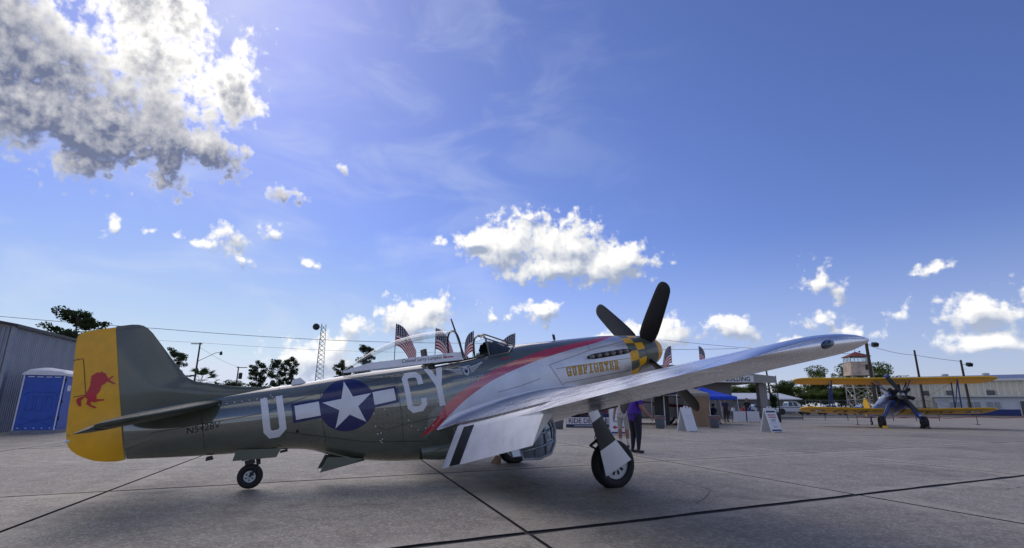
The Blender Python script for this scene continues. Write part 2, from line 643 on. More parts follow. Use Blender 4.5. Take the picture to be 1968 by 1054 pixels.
def m_skin_fus(k):
    """fuselage: olive above the stripe, red stripe, silver nose below it"""
    a = k.n('ShaderNodeAttribute', attribute_name='stripe').outputs['Fac']
    P = objco(k)
    n = k.noise(P, 2.2, 5, .6)
    n2 = k.noise(P, 9, 5, .65)
    ol = k.mix(k.sstep(n, .3, .7), (.078, .092, .064), (.106, .122, .088))
    ol = k.mix(k.m('MULTIPLY', k.sstep(n2, .55, .8), .3), ol, (.15, .158, .125))
    rd = k.mix(k.sstep(n, .3, .7), (.50, .012, .022), (.60, .016, .032))
    si = k.mix(k.sstep(n, .3, .7), (.56, .57, .60), (.67, .68, .71))
    si = k.mix(k.m('MULTIPLY', k.sstep(n2, .6, .8), .3), si, (.33, .32, .31))
    low = k.n('ShaderNodeAttribute', attribute_name='below').outputs['Fac']
    up = k.m('MAXIMUM', k.m('GREATER_THAN', a, 1.0), k.m('GREATER_THAN', low, 0.0))
    lo = k.m('MULTIPLY', k.m('LESS_THAN', a, 0.0), k.m('LESS_THAN', low, 0.0))
    c = k.mix(up, k.mix(lo, rd, si), ol)
    met = k.m('MULTIPLY', lo, .85)
    ro = k.m('ADD', k.m('MULTIPLY', lo, .17), k.m('ADD', .16, k.m('MULTIPLY', n2, .16)))
    w = k.noise(P, 5.0, 3, .5)
    return principled(k, c, ro, met, bump=w, bump_s=.12, bump_d=.012, spec=.6, coat=k.m('MULTIPLY', k.m('SUBTRACT', 1., lo), .95), coat_r=.04, coat_ior=2.1)


MATS['fus'] = mat('fuselage_paint', m_skin_fus)


def m_glass(k):
    lw = k.n('ShaderNodeFresnel')
    lw.inputs['IOR'].default_value = 1.45
    tr = k.n('ShaderNodeBsdfTransparent')
    tr.inputs[0].default_value = (.93, .95, .95, 1)
    gl = k.n('ShaderNodeBsdfGlossy')
    gl.inputs['Roughness'].default_value = .03
    mx = k.n('ShaderNodeMixShader')
    k.t.links.new(k.m('MINIMUM', k.m('MULTIPLY', lw.outputs[0], .8), .38), mx.inputs[0])
    k.t.links.new(tr.outputs[0], mx.inputs[1])
    k.t.links.new(gl.outputs[0], mx.inputs[2])
    return mx.outputs[0]


MATS['glass'] = mat('clear_plexiglass', m_glass)
MATS['darkglass'] = plain('dark_glass', (.02, .025, .03), .06, var=.1, spec=.8)

# ------------------------------------------------------------------ ground
gz = -0.06
ground = mesh_obj('ground', [(-900, -300, gz), (900, -300, gz), (900, 1500, gz), (-900, 1500, gz)], [(0, 1, 2, 3)],
                  plain('dry_ground', (.12, .11, .085), .95, var=.3, scale=.15))
tag(ground, kind='structure')

apron = bpy.data.objects.new('apron', None)
COL.objects.link(apron)
tag(apron, kind='structure')
colsA = [-19.8, -14.8, -9.8, -4.8, 0, 5.18] + [5.18 + 5.0 * i for i in range(1, 7)]
rowsB = [-9.2, -4.6, 0, 4.62] + [4.62 + 4.6 * i for i in range(1, 7)]


def build_slabs():
    rnd = random.Random(3)
    for i in range(len(colsA) - 1):
        for j in range(len(rowsB) - 1):
            a0, a1, b0, b1 = colsA[i], colsA[i + 1], rowsB[j], rowsB[j + 1]
            c = OG + E1 * ((a0 + a1) / 2) + E2 * ((b0 + b1) / 2)
            g = .022 if c.y < 16 else .030
            ga0 = g
            vs = []
            n = 14 if c.y < 14 else 1
            lo, hi = [], []
            # jagged, spalled edge along the first long joint
            def edge(b, sgn, rough):
                out = []
                for q in range(n + 1):
                    a = a0 + ga0 + (a1 - a0 - 2 * ga0) * q / n
                    off = g + (rnd.random() * .034 + .024 if rough else rnd.random() * .006)
                    out.append(OG + E1 * a + E2 * (b + sgn * off))
                return out
            e0 = edge(b0, 1, abs(b0) < .01)
            e1 = edge(b1, -1, abs(b1) < .01)
            ring = e0 + e1[::-1]
            dz = rnd.uniform(-.0015, .0015)
            m_ = len(ring)
            cc = Vector((c.x, c.y, 0))
            vs = [Vector((p.x, p.y, dz)) - cc for p in ring] + [Vector((p.x, p.y, -.05)) - cc for p in ring]
            fs = [tuple(range(m_))] + [(q, m_ + q, m_ + (q + 1) % m_, (q + 1) % m_) for q in range(m_)]
            o = mesh_obj('slab', vs, fs, [MATS['concrete'], MATS['tar']], apron, [0] + [1] * m_)
            o.location = cc


build_slabs()
tarm = MATS['tar']


def crack(pts, w):
    rnd = random.Random(len(pts) * 7 + int(abs(pts[0][0]) * 100))
    L_, R_ = [], []
    P2 = []
    for a, b in zip(pts[:-1], pts[1:]):
        a, b = Vector((*a, 0)), Vector((*b, 0))
        n_ = max(2, int((b - a).length / .12))
        d = (b - a).normalized()
        nr = Vector((-d.y, d.x, 0))
        for i in range(n_):
            P2.append((a.lerp(b, i / n_) + nr * rnd.uniform(-.018, .018), nr))
    for p, nr in P2:
        h = w * rnd.uniform(.35, 1.0)
        L_.append(p + nr * h + Vector((0, 0, .004)))
        R_.append(p - nr * h + Vector((0, 0, .004)))
    n_ = len(L_)
    mesh_obj('crack', L_ + R_, [(i, i + 1, n_ + i + 1, n_ + i) for i in range(n_ - 1)], tarm, apron)


crack([(-7.1, 9.9), (-6.3, 10.3), (-5.3, 10.6)], .010)
crack([(2.3, 6.9), (2.9, 8.0), (2.7, 9.2)], .006)
crack([(5.6, 8.6), (7.3, 8.2), (8.6, 8.9)], .007)
crack([(-2.2, 6.6), (-1.2, 6.9), (-.6, 7.4)], .005)
crack([(4.0, 14.5), (7.5, 15.0), (11.0, 16.6)], .014)
crack([(9.0, 19.0), (14.0, 18.2), (19.0, 19.5)], .018)

inner = [OG + E1 * a + E2 * b for a, b in ((colsA[0], rowsB[0]), (colsA[-1], rowsB[0]), (colsA[-1], rowsB[-1]), (colsA[0], rowsB[-1]))]
tar = mesh_obj('joint_filler', [p + Vector((0, 0, -.018)) for p in inner], [(0, 1, 2, 3)], tarm, apron)


def m_far(k):
    P = k.n('ShaderNodeNewGeometry').outputs['Position']
    c, h, mid, jd = concrete_colour(k, P, False)
    c = k.mix(k.m('MULTIPLY', k.sstep(jd, .035, .012), .8), c, (.03, .03, .03))
    return principled(k, c, k.m('ADD', .5, k.m('MULTIPLY', mid, .3)), bump=h, bump_s=.4, bump_d=.01, spec=.45)


outer = [Vector(p) for p in ((-260, -60, 0), (260, -60, 0), (260, 64, 0), (-260, 64, 0))]
zf = Vector((0, 0, -.003))
pv = mesh_obj('pavement', [p + zf for p in inner] + [p + zf for p in outer], [(0, 4, 5, 1), (1, 5, 6, 2), (2, 6, 7, 3), (3, 7, 4, 0)], mat('far_concrete', m_far))
tag(pv, kind='structure')

# ------------------------------------------------------------------ the fighter
# aircraft frame: X aft from the spinner tip, Y to starboard, Z up
PSI, ALPHA = R(24.4575), R(12.193)
NOSE = Vector((3.119, 10.9697, 2.3481))
_n = Vector((math.cos(PSI), math.sin(PSI), 0))
_st = Vector((math.sin(PSI), -math.cos(PSI), 0))
_zz = Vector((0, 0, 1))
_nose = _n * math.cos(ALPHA) + _zz * math.sin(ALPHA)
_upl = -_n * math.sin(ALPHA) + _zz * math.cos(ALPHA)
AW = Matrix.Identity(4)
for i in range(3):
    AW[i][0], AW[i][1], AW[i][2], AW[i][3] = -_nose[i], _st[i], _upl[i], NOSE[i]
fighter = empty('fighter_plane', (.8, 9.9, 0), 0, 'silver nosed olive fighter plane with yellow rudder and red stripe', 'airplane')
bpy.context.view_layer.update()
PM = Matrix.Translation((-.8, -9.9, 0)) @ AW       # aircraft frame in the space of the root


def fpart(o):
    o.parent = fighter
    o.matrix_basis = PM
    return o


FT = np.array([
    # X    top    bot    hw    zc   nu   nl
    [.66, .375, -.355, .362, .01, 2.0, 2.0],
    [.87, .41, -.44, .385, .0, 2.0, 2.1],
    [1.09, .445, -.50, .40, .0, 2.1, 2.2],
    [1.45, .492, -.56, .42, .0, 2.1, 2.3],
    [2.06, .54, -.62, .435, .0, 2.2, 2.4],
    [2.75, .585, -.66, .445, .0, 2.2, 2.5],
    [3.35, .62, -.70, .45, .0, 2.3, 2.6],
    [3.9, .58, -.72, .45, -.02, 2.6, 2.6],
    [4.4, .55, -.78, .45, -.05, 2.7, 2.6],
    [4.8, .555, -.90, .445, -.08, 2.6, 2.5],
    [5.0, .565, -.97, .44, -.08, 2.4, 2.4],
    [5.6, .595, -.88, .42, -.02, 2.2, 2.3],
    [6.22, .62, -.71, .39, .05, 2.1, 2.2],
    [6.67, .625, -.53, .355, .10, 2.0, 2.1],
    [7.02, .63, -.355, .325, .15, 2.0, 2.0],
    [7.33, .64, -.275, .295, .18, 2.0, 2.0],
    [7.64, .65, -.23, .265, .20, 2.0, 2.0],
    [8.28, .665, -.125, .205, .26, 2.0, 2.0],
    [8.88, .685, -.01, .14, .32, 2.0, 2.0],
    [9.20, .70, .055, .095, .36, 2.0, 2.0]])
FF = [pchip(FT[:, 0], FT[:, i]) for i in range(7)]


def fsec(X):
    return [f(X) for f in FF[1:]]


def fy(X, Z):
    """half width of the fuselage at station X and height Z"""
    top, bot, hw, zc, nu, nl = fsec(X)
    if Z >= zc:
        t, n = (Z - zc) / (top - zc), nu
    else:
        t, n = (zc - Z) / (zc - bot), nl
    t = min(max(t, 0), .999)
    return hw * (1 - t ** n) ** (1 / n)


STR_U = pchip([.9, 1.30, 1.75, 2.34, 2.91, 3.45, 3.97, 4.49, 4.89, 5.19, 5.37, 5.6], [.47, .462, .452, .442, .422, .355, .258, .078, -.115, -.375, -.50, -.70])
STR_L = pchip([.9, 1.30, 1.77, 2.37, 2.94, 3.49, 4.01, 4.53, 4.93, 5.22, 5.38, 5.6], [.47, .43, .375, .34, .29, .21, .10, -.10, -.33, -.51, -.55, -.75])


def build_fuselage():
    NR = 96
    xs = [.66, .87, 1.09]
    x = 1.09
    while x < 9.2 - 1e-6:
        x += .045
        xs.append(min(x, 9.2))
    verts, faces, idx, st, bl_ = [], [], [], [], []
    for X in xs:
        top, bot, hw, zc, nu, nl = fsec(X)
        for j in range(NR):
            t = 2 * math.pi * j / NR
            c, s = math.cos(t), math.sin(t)
            n = nu if s >= 0 else nl
            y = hw * math.copysign(abs(c) ** (2 / n), c)
            z = zc + (top - zc if s >= 0 else zc - bot) * math.copysign(abs(s) ** (2 / n), s)
            verts.append((X, y, z))
            u, l = STR_U(X), STR_L(X)
            a = (z - l) / max(u - l, .02)
            if X > 5.6:
                a = 5 + X
            if z > .44 + .03 * (X - 1.3) and X > 1.28:
                a = max(a, 1.2) if z > u else a
            st.append(a)
            bl_.append((-.43 - .22 * (X - 4.92) - z) if X > 4.5 else -1.)
    for i in range(len(xs) - 1):
        for j in range(NR):
            a, b = i * NR + j, i * NR + (j + 1) % NR
            cx = (xs[i] + xs[i + 1]) / 2
            cy = (verts[a][1] + verts[b][1]) / 2
            cz = (verts[a][2] + verts[b][2]) / 2
            if 3.98 < cx < 5.0 and cz > .3 and abs(cy) < .25:
                continue                                             # the open cockpit
            faces.append((a, a + NR, b + NR, b))
            if i < 2:
                idx.append(1 if (i + (j + 3) // 6) % 2 else 2)
            else:
                idx.append(0)
    n = len(verts)
    faces.append(tuple(range(NR)))
    idx.append(3)
    faces.append(tuple(range((len(xs) - 1) * NR + NR - 1, (len(xs) - 1) * NR - 1, -1)))
    idx.append(0)
    o = mesh_obj('fuselage', verts, faces, [MATS['fus'], MATS['yellow'], MATS['olive'], MATS['black']], None, idx, 40)
    at = o.data.attributes.new('stripe', 'FLOAT', 'POINT')
    at.data.foreach_set('value', np.array(st, dtype=np.float32))
    at = o.data.attributes.new('below', 'FLOAT', 'POINT')
    at.data.foreach_set('value', np.array(bl_, dtype=np.float32))
    return fpart(o)


fus = build_fuselage()


def side(off, sgn=1):
    return lambda X, Z: Vector((X, sgn * (fy(X, Z) + off), Z))


# cockpit tub, seat, coaming
mb = MB()
for y in (-.27, .27):
    mb.box((4.5, y, .20), (1.1, .02, .58))
mb.box((4.5, 0, -.08), (1.1, .56, .02))
mb.box((3.96, 0, .22), (.02, .56, .6))
mb.box((5.04, 0, .24), (.02, .56, .6))
ck = fpart(mb.build('cockpit', MATS['interior']))
mb = MB()
mb.box((4.72, 0, .12), (.42, .44, .06)).box((4.93, 0, .36), (.07, .42, .52), Matrix.Rotation(R(12), 3, 'Y')).box((5.02, 0, .72), (.05, .22, .2))
mesh_seat = mb.build('seat', plain('seat_leather', (.06, .045, .03), .6), ck)
mb = MB().box((3.98, 0, .46), (.12, .5, .2)).cyl((4.3, 0, .0), (4.25, 0, .36), .015, .018)
mb.build('instrument_panel', MATS['black'], ck)
mb = MB()
for s in (1, -1):
    mb.tube([(3.98 + .1 * i, s * .262, .515 + .003 * i) for i in range(11)], .014, 6)
fpart(mb.build('cockpit_sill', MATS['darkmetal']))

# spinner and propeller
sp = MB()
prof = [(.0, 0.0), (.006, .05), (.025, .11), (.03, .12), (.075, .18), (.15, .238), (.23, .28), (.29, .303), (.33, .312), (.42, .332), (.52, .345), (.60, .356), (.652, .36)]
n = 48
rings = []
for s_, r_ in prof:
    rings.append([(s_, r_ * math.cos(2 * math.pi * j / n), .01 * s_ / .65 + r_ * math.sin(2 * math.pi * j / n)) for j in range(n)])
sp.loft(rings)
for fi, f in enumerate(sp.f):
    cx = sum(sp.v[a][0] for a in f) / len(f)
    sp.i[fi] = 0 if cx < .027 else (1 if cx < .29 else 0)
spinner = fpart(sp.build('spinner', [MATS['olive'], MATS['yellow']], None, 60))


def blade(ang, R_=1.69, x=.47):
    """paddle blade with twist, rounded tip"""
    c, s = math.cos(ang), math.sin(ang)
    er = Vector((0, s, c))
    et = Vector((0, c, -s))
    ex = Vector((1, 0, 0))
    m_ = MB()
    st_ = [(.22, .08, 46, .07), (.33, .135, 42, .05), (.42, .172, 36, .035), (.6, .186, 29, .026), (.9, .184, 22, .02), (1.2, .176, 16, .016), (1.45, .165, 13, .013),
           (1.57, .150, 12, .011), (1.64, .118, 11, .009), (1.675, .075, 11, .007), (R_, .02, 11, .004)]
    rings = []
    for r, w, tw, th in st_:
        a = R(tw)
        ch = et * math.cos(a) - ex * math.sin(a)
        nn = ex * math.cos(a) + et * math.sin(a)
        rings.append([er * r + ch * (w * math.cos(q)) + nn * (th * math.sin(q)) + Vector((x, 0, .006)) for q in [2 * math.pi * j / 14 for j in range(14)]])
    m_.loft(rings)
    return fpart(m_.build('propeller_blade', MATS['propblack']))


MATS['propblack'] = plain('propeller_black', (.016, .016, .018), .42, var=.15, scale=4)
for q in range(4):
    blade(.7526 + q * math.pi / 2)

# exhaust stacks on both sides
for s in (1, -1):
    pts = []
    mb = MB()
    for q in range(13):
        X = 1.03 + 1.06 * q / 12
        zc = .105 + .035 * (X - 1.07)
        hh = .052 * (1 - ((q - 6) / 6.3) ** 8)
        pts.append((X, zc, hh))
    up = [(X, z + h) for X, z, h in pts] + [(X, z - h) for X, z, h in reversed(pts)]
    fpart(decal('exhaust_recess', *polys(up), side(.004, s), MATS['black'], cut=.06))
    for q in range(6):
        X = 1.13 + .165 * q
        z = .108 + .035 * (X - 1.07)
        y = fy(X, z)
        mb = MB().tube([(X - .03, s * (y - .05), z), (X + .02, s * (y + .035), z), (X + .10, s * (y + .06), z + .002)], [.033, .036, .034], 12)
        fpart(mb.build('exhaust_stack', plain('exhaust_steel', (.30, .27, .25), .4, .8, var=.3, scale=14) if q == 0 and s == 1 else bpy.data.materials['exhaust_steel']))

# ------------------------------------------------------------------ wing
def w_le(Y):
    return 2.32 - .012 * Y - (.35 * max(0, (1.0 - Y) / .6) if Y < 1.0 else 0)


def w_te(Y):
    return 5.45 - .285 * (Y - .9)


def w_z(Y):
    return -.54 + .108 * (Y - .9)


def foil(x, th, camber=.012):
    t = 5 * th * (.2969 * math.sqrt(max(x, 0)) - .126 * x - .3516 * x * x + .2843 * x ** 3 - .1036 * x ** 4)
    # fuller aft half, as on a laminar section
    t *= 1 + .18 * math.sin(math.pi * x) * (x - .25)
    return camber * 4 * x * (1 - x), t


def wing_pt(Y, x, upper, s):
    c = w_te(Y) - w_le(Y)
    th = .155 - .045 * min(Y, 5.6) / 5.6
    cam, t = foil(x, th)
    tw = .058 * max(0, (Y - 1.5) / 4.1)
    return Vector((w_le(Y) + x * c, s * Y, w_z(Y) + (x - .3) * c * tw + c * (cam + (t if upper else -t))))


XH = .80


def wing_ring(Y, x1, s, n=22, squeeze=1.0, le_in=0., te_in=0.):
    pts = []
    for up in (True, False):
        rng = [x1 * (1 - math.cos(math.pi / 2 * (1 - q / n))) for q in range(n)] if up else [x1 * (1 - math.cos(math.pi / 2 * q / n)) for q in range(n + 1)]
        for x in rng:
            p = wing_pt(Y, x, up, s)
            pts.append(p)
    return pts


def build_wing(s):
    mb = MB()
    Ys = [.25, .45, .7, .85, 1.0, 1.3, 1.6, 2, 2.4, 2.8, 3.2, 3.6, 4, 4.4, 4.8, 5.1, 5.25]
    mb.loft([wing_ring(Y, XH, s) for Y in Ys], True, True)
    # full-chord outboard end and rounded tip
    rings = [wing_ring(5.25, 1.0, s), wing_ring(5.44, 1.0, s)]
    base = wing_ring(5.44, 1.0, s)
    le, te = w_le(5.44), w_te(5.44)
    for q in range(1, 12):
        a = q / 11 * math.pi / 2
        Y = 5.44 + .20 * math.sin(a)
        k_ = max(math.cos(a) ** .75, .02)
        zc = w_z(Y) - w_z(5.44)
        sh = 1 - math.cos(a)
        rr = []
        for p in base:
            x = (p.x - le) / (te - le)
            zm = wing_pt(5.44, x, True, s).z * .5 + wing_pt(5.44, x, False, s).z * .5
            rr.append(Vector((le + .10 * sh + (p.x - le) * (1 - .17 * sh), s * Y, zc + zm + (p.z - zm) * k_)))
        rings.append(rr)
    mb.loft(rings, True, True)
    return fpart(mb.build('wing', MATS['alu'], None, 50))


def tail_piece(Y0, Y1, s, hinge_drop=0.):
    """trailing surface between two spans as a closed loft in its neutral position"""
    rings = []
    for q in range(9):
        Y = Y0 + (Y1 - Y0) * q / 8
        c = w_te(Y) - w_le(Y)
        rr = []
        N = 8
        for i in range(N + 1):
            x = 1 - (1 - XH - .006) * i / N
            rr.append(wing_pt(Y, x, True, s))
        a, b = wing_pt(Y, XH + .006, True, s), wing_pt(Y, XH + .006, False, s)
        for i in range(1, 5):
            t = math.pi * i / 5
            m_ = (a + b) / 2
            rr.append(m_ + (a - b) / 2 * math.cos(t) + Vector((-1, 0, 0)) * (a - b).length / 2 * math.sin(t) * .6)
        for i in range(N):
            x = XH + .006 + (1 - XH - .006) * i / N
            rr.append(wing_pt(Y, x, False, s))
        rings.append(rr)
    return rings


for s in (1, -1):
    wg = build_wing(s)
    al = MB().loft(tail_piece(2.96, 5.24, s))
    al.build('aileron', MATS['alu'], wg, 50)
    # landing flap lowered about its hinge line
    r0 = tail_piece(.86, 2.93, s)
    FLAPD = R(47)
    def hp(Y):
        a, b = wing_pt(Y, XH + .006, True, s), wing_pt(Y, XH + .006, False, s)
        return a * .35 + b * .65
    H0, H1 = hp(.86), hp(2.93)
    ax = (H1 - H0).normalized()
    rot = Matrix.Rotation(FLAPD if s > 0 else -FLAPD, 3, ax)
    test = rot @ Vector((1, 0, 0))
    if test.z > 0:
        rot = rot.inverted()
    rings = [[H0 + rot @ (p - H0) for p in rr] for rr in r0]
    fl = MB().loft(rings)
    flap = fpart(fl.build('landing_flap', MATS['flapsilver'] if 'flapsilver' in MATS else MATS.setdefault('flapsilver', plain('flap_silver_paint', (.84, .84, .85), .42, .15, var=.07, scale=4, dirt=.25)), None, 40))
    # black band across the flap, on the upper skin
    nU = 9
    def flap_pt(Y, x, off):
        p = H0 + rot @ (wing_pt(Y, x, True, s) - H0)
        nrm = rot @ Vector((0.12, 0, 1))
        return p + nrm * off
    band = [(1.06, XH + .012), (1.33, XH + .012), (1.33, .9985), (1.06, .9985)]
    decal('black_band', *polys(band), lambda Y, x: flap_pt(Y, x, .004), MATS['stripe_dark'], flap, cut=.03)
    # navigation lamp at the tip
    lp = MB()
    n = 14
    c0 = Vector((2.95, s * 5.615, w_z(5.6) + .03))
    rings = []
    for q in range(9):
        t = -1 + 2 * q / 8
        rr = math.sqrt(max(1 - t * t, 0.0008))
        rings.append([c0 + Vector((t * .115, s * .05 * rr * math.cos(2 * math.pi * j / n), .042 * rr * math.sin(2 * math.pi * j / n))) for j in range(n)])
    lp.loft(rings)
    lp.build('navigation_lamp', plain('lamp_blue_glass', (.01, .05, .09), .1, spec=.8), wg)
    # three gun ports in the leading edge
    for q in range(3):
        Y = 2.35 + .22 * q
        p = wing_pt(Y, .0, True, s)
        MB().cyl(p + Vector((-.06, 0, -.01)), p + Vector((.05, 0, -.01)), .022, .024, 10).build('gun_port', MATS['darkmetal'], wg)


def wing_up(X, Y):
    c = w_te(Y) - w_le(Y)
    x = min(max((X - w_le(Y)) / c, 0.), 1.)
    return wing_pt(Y, x, True, 1).z


# wing root fillets sweeping back below the stripe
for s in (1, -1):
    mb = MB()
    rings = []
    N = 10
    XS = [2.3 + (5.12 - 2.3) * q / 40 for q in range(41)]
    for X in XS:
        t = max(0, (X - 2.3) / 3.32)
        r = .035 + .13 * t ** 1.5
        fade = 1.0 if X < 4.75 else max(0., 1 - ((X - 4.75) / .38) ** 1.6)
        zw = wing_up(min(X, 4.7), .55) + (.0 if X < 4.7 else -.16 * (X - 4.7))
        z0 = zw + r * 1.05 * fade
        A = Vector((X, fy(X, z0) + .002, z0))
        yb = fy(X, zw) + (r * .95 + .02) * fade + .003
        zb = (wing_up(min(X, 4.78), yb) + .004) if X < 4.78 else zw - .01
        B = Vector((X, yb, zb))
        C = Vector((X, fy(X, zw) + .012 * fade, zw + .012))
        rr = []
        for i in range(N + 1):
            u = i / N
            p = A * (1 - u) ** 2 + C * 2 * u * (1 - u) + B * u * u
            rr.append(Vector((p.x, s * p.y, p.z)))
        D_ = Vector((X, s * (fy(X, zb - .10) - .01), zb - .07 * fade - .012))
        rr.append(Vector((B.x, s * B.y, B.z - .012)))
        rr.append(D_)
        rings.append(rr)
    mb.loft(rings, False, False)
    fo = mb.build('wing_fillet', MATS['silver'], None, 50)
    fpart(fo)

# belly scoop ahead of the radiator, open at the front
mb = MB()
rings = []
for X, w, zt, zb in ((4.02, .27, -.78, -1.03), (4.06, .30, -.755, -1.06), (4.3, .33, -.72, -1.075), (4.7, .36, -.70, -1.05), (5.1, .36, -.68, -.985), (5.4, .34, -.66, -.90)):
    rr = []
    for j in range(28):
        t = 2 * math.pi * j / 28
        c, s_ = math.cos(t), math.sin(t)
        rr.append((X, w * math.copysign(abs(c) ** .6, c), (zt + zb) / 2 + (zt - zb) / 2 * math.copysign(abs(s_) ** .6, s_)))
    rings.append(rr)
mb.loft(rings, True, False)
inn = [[(4.03 + .5, y * .9, -.9 + (z + .9) * .9) for x, y, z in rings[0]]]
mb.loft([rings[0], inn[0]], True, False)
mb.add(inn[0], [tuple(range(28))], 1)
fpart(mb.build('belly_scoop', [MATS['olive'], MATS['black']], None, 50))
# radiator outlet door hanging below the belly
mb = MB()
door = [(6.25, -.66), (6.62, -.545), (6.76, -.515), (6.90, -.70)]
mb.prism(door, lambda x, z: (x, .24, z), lambda x, z: (x, .225, z))
mb.prism(door, lambda x, z: (x, -.24, z), lambda x, z: (x, -.225, z))
mb.add([(6.25, -.225, -.69), (6.25, .225, -.69), (6.89, .225, -.70), (6.89, -.225, -.70), (6.25, -.225, -.675), (6.25, .225, -.675), (6.89, .225, -.685), (6.89, -.225, -.685)],
       [(0, 1, 2, 3), (7, 6, 5, 4), (0, 4, 5, 1), (2, 6, 7, 3), (1, 5, 6, 2), (3, 7, 4, 0)])
fpart(mb.build('radiator_door', MATS['olive'], None, 30))

# ------------------------------------------------------------------ tail
def flat_foil(outline_fn, stations, mapfn, n=16):
    """loft of symmetric thin sections; outline_fn(s) -> (lead, trail, thickness)"""
    rings = []
    for s_ in stations:
        a, b, th = outline_fn(s_)
        rr = []
        for up in (1, -1):
            rg = range(n) if up > 0 else range(n, -1, -1)
            for q in (rg if up > 0 else range(n, 0, -1)):
                pass
        pts = []
        for q in range(n + 1):
            x = 1 - math.cos(math.pi / 2 * q / n)
            pts.append(x)
        up = [(a + (b - a) * x, th * (2.6 * math.sqrt(x) * (1 - x) + .06 * (1 - x) + .02)) for x in pts]
        rr = [mapfn(s_, X, t) for X, t in up] + [mapfn(s_, X, -t) for X, t in reversed(up)]
        rings.append(rr)
    return rings


# fin with dorsal fillet
def fin_out(Z):
    le = pchip([.60, .66, .75, .86, .91, 1.0, 1.10, 1.52, 1.72, 1.79, 1.825, 1.84], [7.25, 7.45, 7.85, 8.18, 8.33, 8.45, 8.51, 8.725, 8.83, 8.89, 8.96, 9.05])(Z)
    th = pchip([.60, .9, 1.2, 1.84], [.06, .072, .060, .026])(Z)
    return le, 9.216, th


mb = MB()
FZ = [.60, .64, .68, .72, .76, .80, .84, .87, .90, .93, .97, 1.02, 1.1, 1.25, 1.4, 1.55, 1.68, 1.76, 1.80, 1.825, 1.838]
rings = []
for Z in FZ:
    a, b, th = fin_out(Z)
    if Z > 1.82:
        th *= .5
    N = 18
    up = []
    for q in range(N + 1):
        x = 1 - math.cos(math.pi / 2 * q / N)
        X = a + (b - a) * x
        # thickness measured from the leading edge so that the dorsal part stays thin
        d = X - a
        t = th * min(1.0, (d / .45) ** .55) if d > 0 else 0.0
        up.append((X, max(t, .006)))
    rings.append([(X, t, Z) for X, t in up] + [(X, -t, Z) for X, t in reversed(up)])
mb.loft(rings)
fpart(mb.build('fin', MATS['olive'], None, 45))

# rudder
def rud_te(Z):
    return pchip([.055, .10, .18, .31, .44, 1.14, 1.70, 1.765, 1.80, 1.825], [9.32, 9.50, 9.64, 9.775, 9.815, 9.725, 9.655, 9.64, 9.60, 9.50])(Z)


mb = MB()
rings = []
RZ = [.055, .08, .12, .18, .25, .31, .38, .44, .5, .505, .6, .8, 1.0, 1.2, 1.4, 1.6, 1.7, 1.75, 1.785, 1.81, 1.825]
for Z in RZ:
    te = rud_te(Z)
    h = 9.219
    th = fin_out(max(Z, .6))[2]
    if Z < .6:
        th = min(max(fy(9.2, max(Z, .06)), .03), .095) * (1 if Z > .12 else .8)
        th = max(th, .05)
    if Z > 1.8:
        th *= .6
    up = [(h + (te - h) * q / 8, max(th * (1 - (q / 8) ** 1.3), .005)) for q in range(9)]
    rings.append([(X, t, Z) for X, t in up] + [(X, -t, Z) for X, t in reversed(up)])
mb.loft(rings)
rudder = fpart(mb.build('rudder', MATS['yellow'], None, 50))


def rud_pt(off, sgn=1):
    def f(X, Z):
        te = rud_te(Z)
        th = fin_out(max(Z, .6))[2]
        q = min(max((X - 9.222) / (te - 9.222), 0), 1)
        return Vector((X, sgn * (max(th * (1 - q ** 1.3), .005) + off), Z))
    return f


# red rearing horse on the rudder
HORSE = [[(9.52, 1.208), (9.483, 1.23), (9.45, 1.248), (9.424, 1.239), (9.395, 1.249), (9.377, 1.226), (9.356, 1.217), (9.347, 1.181), (9.33, 1.146), (9.278, 1.172), (9.27, 1.157), (9.321, 1.125), (9.294, 1.096), (9.257, 1.069), (9.264, 1.052), (9.305, 1.078), (9.345, 1.109), (9.368, 1.086), (9.409, 1.065), (9.422, 1.022), (9.443, 0.978), (9.473, 0.955), (9.471, 0.9), (9.437, 0.893), (9.388, 0.883), (9.396, 0.863), (9.443, 0.869), (9.501, 0.862), (9.53, 0.883), (9.544, 0.853), (9.518, 0.825), (9.482, 0.802), (9.479, 0.78), (9.505, 0.789), (9.557, 0.829), (9.585, 0.862), (9.569, 0.912), (9.59, 0.951), (9.618, 0.938), (9.641, 0.912), (9.637, 0.863), (9.646, 0.836), (9.673, 0.855), (9.691, 0.911), (9.682, 0.947), (9.646, 0.961), (9.605, 0.966), (9.571, 1.013), (9.546, 1.057), (9.524, 1.117), (9.533, 1.134), (9.514, 1.148), (9.53, 1.17), (9.509, 1.18)]]
for s in (1, -1):
    decal('red_horse_emblem', *polys(HORSE[0]), rud_pt(.004, s), MATS['red'], rudder, cut=.06)
    seam = plain('dark_seam', (.03, .025, .02), .7) if s == 1 else bpy.data.materials['dark_seam']
    for a, b, c, d in ((9.60, 1.46, 9.70, 1.452), (9.585, .99, 9.59, 1.455), (9.45, .985, 9.72, .975), (9.23, .5, 9.80, .502)):
        w = .004
        if abs(a - c) > abs(b - d):
            ps = [(a, b - w), (c, d - w), (c, d + w), (a, b + w)]
        else:
            ps = [(a - w, b), (a + w, b), (c + w, d), (c - w, d)]
        decal('tab_seam', *polys(ps), rud_pt(.003, s), seam, rudder, cut=.08)
tl = MB().lathe([(0, .0), (.01, .018), (.04, .022), (.06, .018)], (9.84, 0, .43), (-1, 0, 0), 12)
tl.build('tail_lamp', MATS['white'], rudder)

